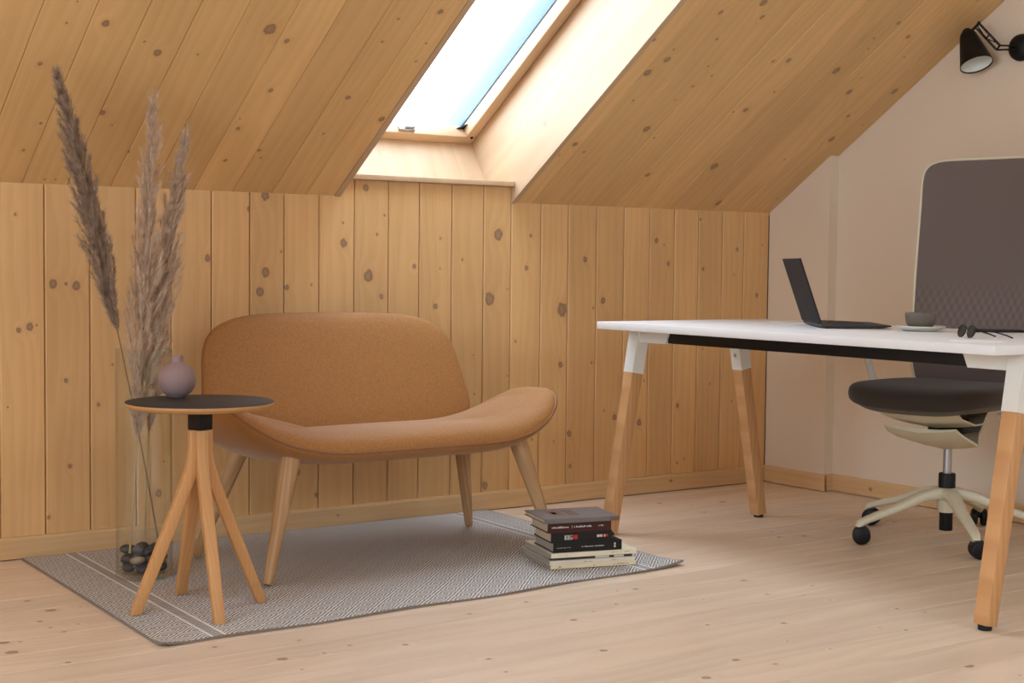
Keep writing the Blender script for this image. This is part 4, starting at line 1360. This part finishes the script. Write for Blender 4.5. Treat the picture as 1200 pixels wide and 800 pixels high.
# ---- wall lamp
def make_lamp():
    W0 = Vector((XR, -1.212, 1.733))
    root = empty('wall_lamp', W0, 0, 'black swing-arm lamp with conical shade on the plaster wall', 'lamp')
    o = lathe('wall_plate', [(0, 0), (0.049, 0), (0.0495, 0.004), (0.047, 0.016), (0.038, 0.026), (0.020, 0.032), (0, 0.033)], M_BLACKM, root, (0, 0, 0), 36)
    o.rotation_euler = (0, -pi/2, 0)
    def P_(x_, y_, z_): return Vector((x_, y_, z_))-W0
    X = -0.035
    # short double link out of the plate, then a scissor arm up to the shade
    e_hi, e_lo = P_(X, -1.180, 1.737), P_(X, -1.167, 1.722)
    t_hi, t_lo = P_(X, -1.085, 1.830), P_(X, -1.075, 1.813)
    for dz in (0.0, -0.014):
        tube('link_bar', [P_(0.02, -1.216, 1.735+dz), P_(X, -1.208, 1.733+dz), (e_hi if dz == 0 else e_lo)], 0.0032, M_BLACKM, root, 8)
    for dx in (-0.006, 0.006):
        v = Vector((dx, 0, 0))
        tube('arm_bar', [e_hi+v, t_hi+v], 0.0022, M_BLACKM, root, 8)
        tube('arm_bar', [e_lo+v, t_lo+v], 0.0022, M_BLACKM, root, 8)
    m_hi, m_lo = e_hi.lerp(t_hi, 0.48), e_lo.lerp(t_lo, 0.52)
    tube('cross_bar', [m_hi, m_lo], 0.0032, M_BLACKM, root, 8)
    tube('cross_bar', [e_hi, e_lo], 0.0036, M_BLACKM, root, 8)
    tube('spring', [e_hi.lerp(t_hi, 0.1), m_lo], 0.0018, M_BLACKM, root, 6)
    tube('spring', [m_lo, t_hi.lerp(t_lo, 0.5)], 0.0018, M_BLACKM, root, 6)
    s_top = P_(X, -1.036, 1.797)
    tube('shade_arm', [t_hi + Vector((0, -0.003, 0.004)), t_lo.lerp(t_hi, 0.6), s_top + Vector((0, -0.014, 0.004))], 0.0052, M_BLACKM, root, 10)
    ax = (P_(X+0.016, -1.094, 1.672) - s_top).normalized()
    if True:
        ax = (ax + Vector((-0.22, 0, 0))).normalized()
    q_ = (-ax).to_track_quat('Z', 'Y').to_euler()
    L = 0.135
    sh = lathe('shade', [(0.016, 0.006), (0.024, 0.002), (0.031, -0.010), (0.0345, -0.024), (0.0595, -L+0.004), (0.0605, -L), (0.0590, -L), (0.0575, -L+0.004), (0.033, -0.024), (0.0295, -0.011), (0.016, 0.003)], M_BLACKM, root, s_top, 40, closed=True, sm=50)
    sh.rotation_euler = q_
    lathe('shade_cap', [(0, 0.016), (0.012, 0.016), (0.0165, 0.012), (0.0165, 0.0), (0, 0.0)], M_BLACKM, sh, (0, 0, 0), 24)
    lathe('shade_lining', [(0.0, -0.008), (0.026, -0.012), (0.0318, -0.024), (0.0566, -L+0.004), (0.0560, -L+0.004), (0.0310, -0.025), (0.025, -0.0135), (0, -0.0095)], plain('white_enamel', (0.74, 0.75, 0.70), 0.5, nscale=20, namt=0.03), sh, (0, 0, 0), 40, sm=50)
    lathe('bulb', [(0, -0.085), (0.012, -0.082), (0.020, -0.070), (0.020, -0.060), (0.012, -0.042), (0.011, -0.012), (0, -0.012)], plain('frosted_bulb', (0.8, 0.79, 0.74), 0.3, nscale=20, namt=0.02), sh, (0, 0, 0), 24, sm=60)
make_lamp()

# ---- books and magazines stacked on the rug
BK = Vector((-1.926, -1.036, 0))
bang = math.atan2(-0.077, 0.267)
BD, BN = Vector((cos(bang), sin(bang), 0)), Vector((-sin(bang), cos(bang), 0))
M_PAPER = plain('page_edges', (0.56, 0.43, 0.28), 0.9, nscale=60, namt=0.25, stretch=(0.05, 0.05, 12))
M_PAPERG = plain('grey_page_edges', (0.34, 0.30, 0.25), 0.9, nscale=60, namt=0.25, stretch=(0.05, 0.05, 12))
M_INK_W = plain('white_ink', (0.62, 0.58, 0.50), 0.7)
M_INK_R = plain('red_ink', (0.42, 0.02, 0.015), 0.6)
M_INK_K = plain('dark_ink', (0.03, 0.03, 0.03), 0.6)
zst = 0.0082
def book(name, label, cat, group, off_x, off_y, length, depth, th, cover, ang=0.0, hard=True, page=M_PAPER, marks=(), art=None):
    """local: X along the spine, spine on the -Y side, pages toward +Y"""
    global zst
    c = BK + BD*(off_x+length/2) + BN*(off_y+depth/2)
    root = empty(name, (c.x, c.y, zst), bang+ang, label, cat, group)
    ct = 0.0022 if hard else 0.0006
    hx, hy = length/2, depth/2
    prof = [(-hy, 0), (hy, 0), (hy, ct), (-hy+ct*1.2, ct), (-hy+ct*1.2, th-ct), (hy, th-ct), (hy, th), (-hy, th)]
    cv = prism('cover', prof, 0, -hx, hx, cover, root)
    ins = 0.0035 if hard else 0.0008
    box('pages', (0, (ct*1.2-ins)/2, th/2), (length-2*ins, depth-ct*1.2-ins-0.0004, th-2*ct-0.0002), page, root)
    # printing on the spine: (x0, x1, z0, z1 as fractions, material)
    for (x0, x1, z0, z1, mt) in marks:
        box('lettering', (-hx+(x0+x1)/2*length, -hy-0.0001, (z0+z1)/2*th), ((x1-x0)*length, 0.0004, (z1-z0)*th), mt, cv)
    if art:
        for (x0, x1, y0, y1, mt) in art:
            box('cover_print', (-hx+(x0+x1)/2*length, -hy+(y0+y1)/2*depth, th+0.0001), ((x1-x0)*length, (y1-y0)*depth, 0.0004), mt, cv)
    zst += th + 0.0003
    return root
def words(x0, x1, z0, z1, mt, seed, gap=0.3, n=16):
    """small type too fine to read: a row of letter-high strokes of uneven height"""
    rs = random.Random(seed)
    r = []
    st = (x1-x0)/n
    for i in range(n):
        if rs.random() < 0.12: continue
        h0 = z0 + (z1-z0)*rs.choice((0, 0, 0.12)); h1 = z1 - (z1-z0)*rs.choice((0.3, 0.3, 0.0))
        r.append((x0+st*i, x0+st*(i+1-gap), h0, h1, mt))
    return r
C_MAG1 = plain('cream_cover', (0.80, 0.68, 0.46), 0.6, nscale=25, namt=0.05)
C_MAG2 = plain('off_white_cover', (0.74, 0.66, 0.52), 0.6, nscale=25, namt=0.06)
C_MAG3 = plain('black_magazine_cover', (0.025, 0.022, 0.020), 0.4, nscale=25, namt=0.2)
C_MAG4 = plain('ivory_cover', (0.82, 0.73, 0.53), 0.6, nscale=25, namt=0.05)
C_BLK = plain('black_book_cover', (0.010, 0.009, 0.009), 0.55, spec=0.3, nscale=60, namt=0.2)
C_BLK2 = plain('matt_black_book_cover', (0.012, 0.011, 0.010), 0.6, spec=0.3, nscale=60, namt=0.2)
C_RED = plain('oxblood_cover', (0.055, 0.012, 0.009), 0.55, spec=0.3, nscale=60, namt=0.2)
C_GREY = plain('grey_cover', (0.155, 0.135, 0.130), 0.5, nscale=30, namt=0.15)
C_BRN = plain('brown_print', (0.17, 0.085, 0.05), 0.6, nscale=30, namt=0.4)
C_PINK = plain('pale_print', (0.34, 0.25, 0.23), 0.6, nscale=30, namt=0.4)
MG = 'magazines under the books'
book('magazine', 'cream-spined magazine at the very bottom of the book stack', 'magazine', MG, 0.0, 0.0, 0.280, 0.252, 0.0115, C_MAG1, 0, False, M_PAPERG, marks=[(0.09, 0.12, 0.4, 0.6, M_INK_K), (0.5, 0.51, 0.4, 0.6, M_INK_K)] + words(0.74, 0.92, 0.40, 0.6, M_INK_K, 2, 0.4, 10))
book('magazine', 'off-white magazine lying second from the bottom of the book stack', 'magazine', MG, -0.004, 0.002, 0.280, 0.252, 0.0125, C_MAG2, 0.008, False, M_PAPERG, marks=words(0.40, 0.50, 0.4, 0.55, M_INK_K, 4, 0.4, 6)+words(0.72, 0.8, 0.4, 0.55, M_INK_K, 5, 0.4, 6))
book('magazine', 'thin black-covered magazine between the pale magazines of the stack', 'magazine', MG, 0.001, 0.010, 0.270, 0.246, 0.0075, C_MAG3, -0.006, False, M_PAPERG, marks=[(0.55, 0.72, 0.1, 0.9, M_INK_W), (0.78, 0.9, 0.15, 0.85, M_INK_W)])
book('magazine', 'ivory magazine topmost of the magazines, right under the black books', 'magazine', MG, 0.000, 0.006, 0.284, 0.232, 0.0140, C_MAG4, 0.02, False, M_PAPERG, marks=words(0.08, 0.2, 0.45, 0.55, M_INK_K, 6, 0.5, 5)+words(0.70, 0.95, 0.52, 0.64, M_INK_K, 7, 0.4, 12))
BKG = 'books stacked on the rug'
book('book', 'matt black book with thin lettering resting on the ivory magazine', 'book', BKG, 0.012, 0.012, 0.225, 0.170, 0.030, C_BLK2, 0.006, True, M_PAPERG, marks=words(0.05, 0.25, 0.44, 0.52, M_INK_W, 11, 0.4, 14)+words(0.41, 0.74, 0.46, 0.56, M_INK_W, 12, 0.3, 24)+[(0.885, 0.91, 0.26, 0.48, M_INK_W), (0.885, 0.91, 0.54, 0.74, M_INK_W)])
LOGO = [(0.22, 0.245, 0.28, 0.72, M_INK_W), (0.255, 0.29, 0.28, 0.34, M_INK_W), (0.255, 0.29, 0.66, 0.72, M_INK_W), (0.262, 0.272, 0.34, 0.66, M_INK_W), (0.28, 0.29, 0.34, 0.66, M_INK_W), (0.30, 0.345, 0.28, 0.34, M_INK_W), (0.30, 0.31, 0.34, 0.72, M_INK_W), (0.32, 0.345, 0.47, 0.53, M_INK_W), (0.33, 0.345, 0.34, 0.47, M_INK_W), (0.32, 0.345, 0.66, 0.72, M_INK_W), (0.355, 0.43, 0.30, 0.72, M_INK_R),
        (0.75, 0.79, 0.40, 0.64, M_INK_W), (0.795, 0.835, 0.40, 0.64, M_INK_W), (0.84, 0.865, 0.40, 0.64, M_INK_R), (0.866, 0.885, 0.40, 0.64, M_INK_W), (0.89, 0.93, 0.42, 0.64, M_INK_R)]
book('book', 'black book with red and white block lettering below the oxblood one', 'book', BKG, 0.004, 0.010, 0.200, 0.150, 0.031, C_BLK, 0.0, True, M_PAPER, marks=LOGO)
book('book', 'oxblood red book with pale spine lettering under the grey one', 'book', BKG, -0.008, 0.010, 0.208, 0.150, 0.031, C_RED, 0.010, True, M_PAPER, marks=words(0.06, 0.345, 0.44, 0.62, M_INK_W, 21, 0.3, 18)+[(0.375, 0.38, 0.38, 0.68, M_INK_W)]+words(0.41, 0.69, 0.44, 0.62, M_INK_W, 22, 0.3, 18)+words(0.80, 0.88, 0.46, 0.62, M_INK_W, 23, 0.25, 5))
book('book', 'grey hardcover with brown printed picture on top of the stack', 'book', BKG, -0.024, -0.004, 0.246, 0.178, 0.0140, C_GREY, 0.012, True, M_PAPER, marks=[(0.87, 0.99, 0.08, 0.92, C_BRN)], art=[(0.20, 0.38, 0.35, 0.75, C_BRN), (0.24, 0.30, 0.45, 0.65, C_PINK), (0.42, 0.56, 0.30, 0.8, C_BRN)])
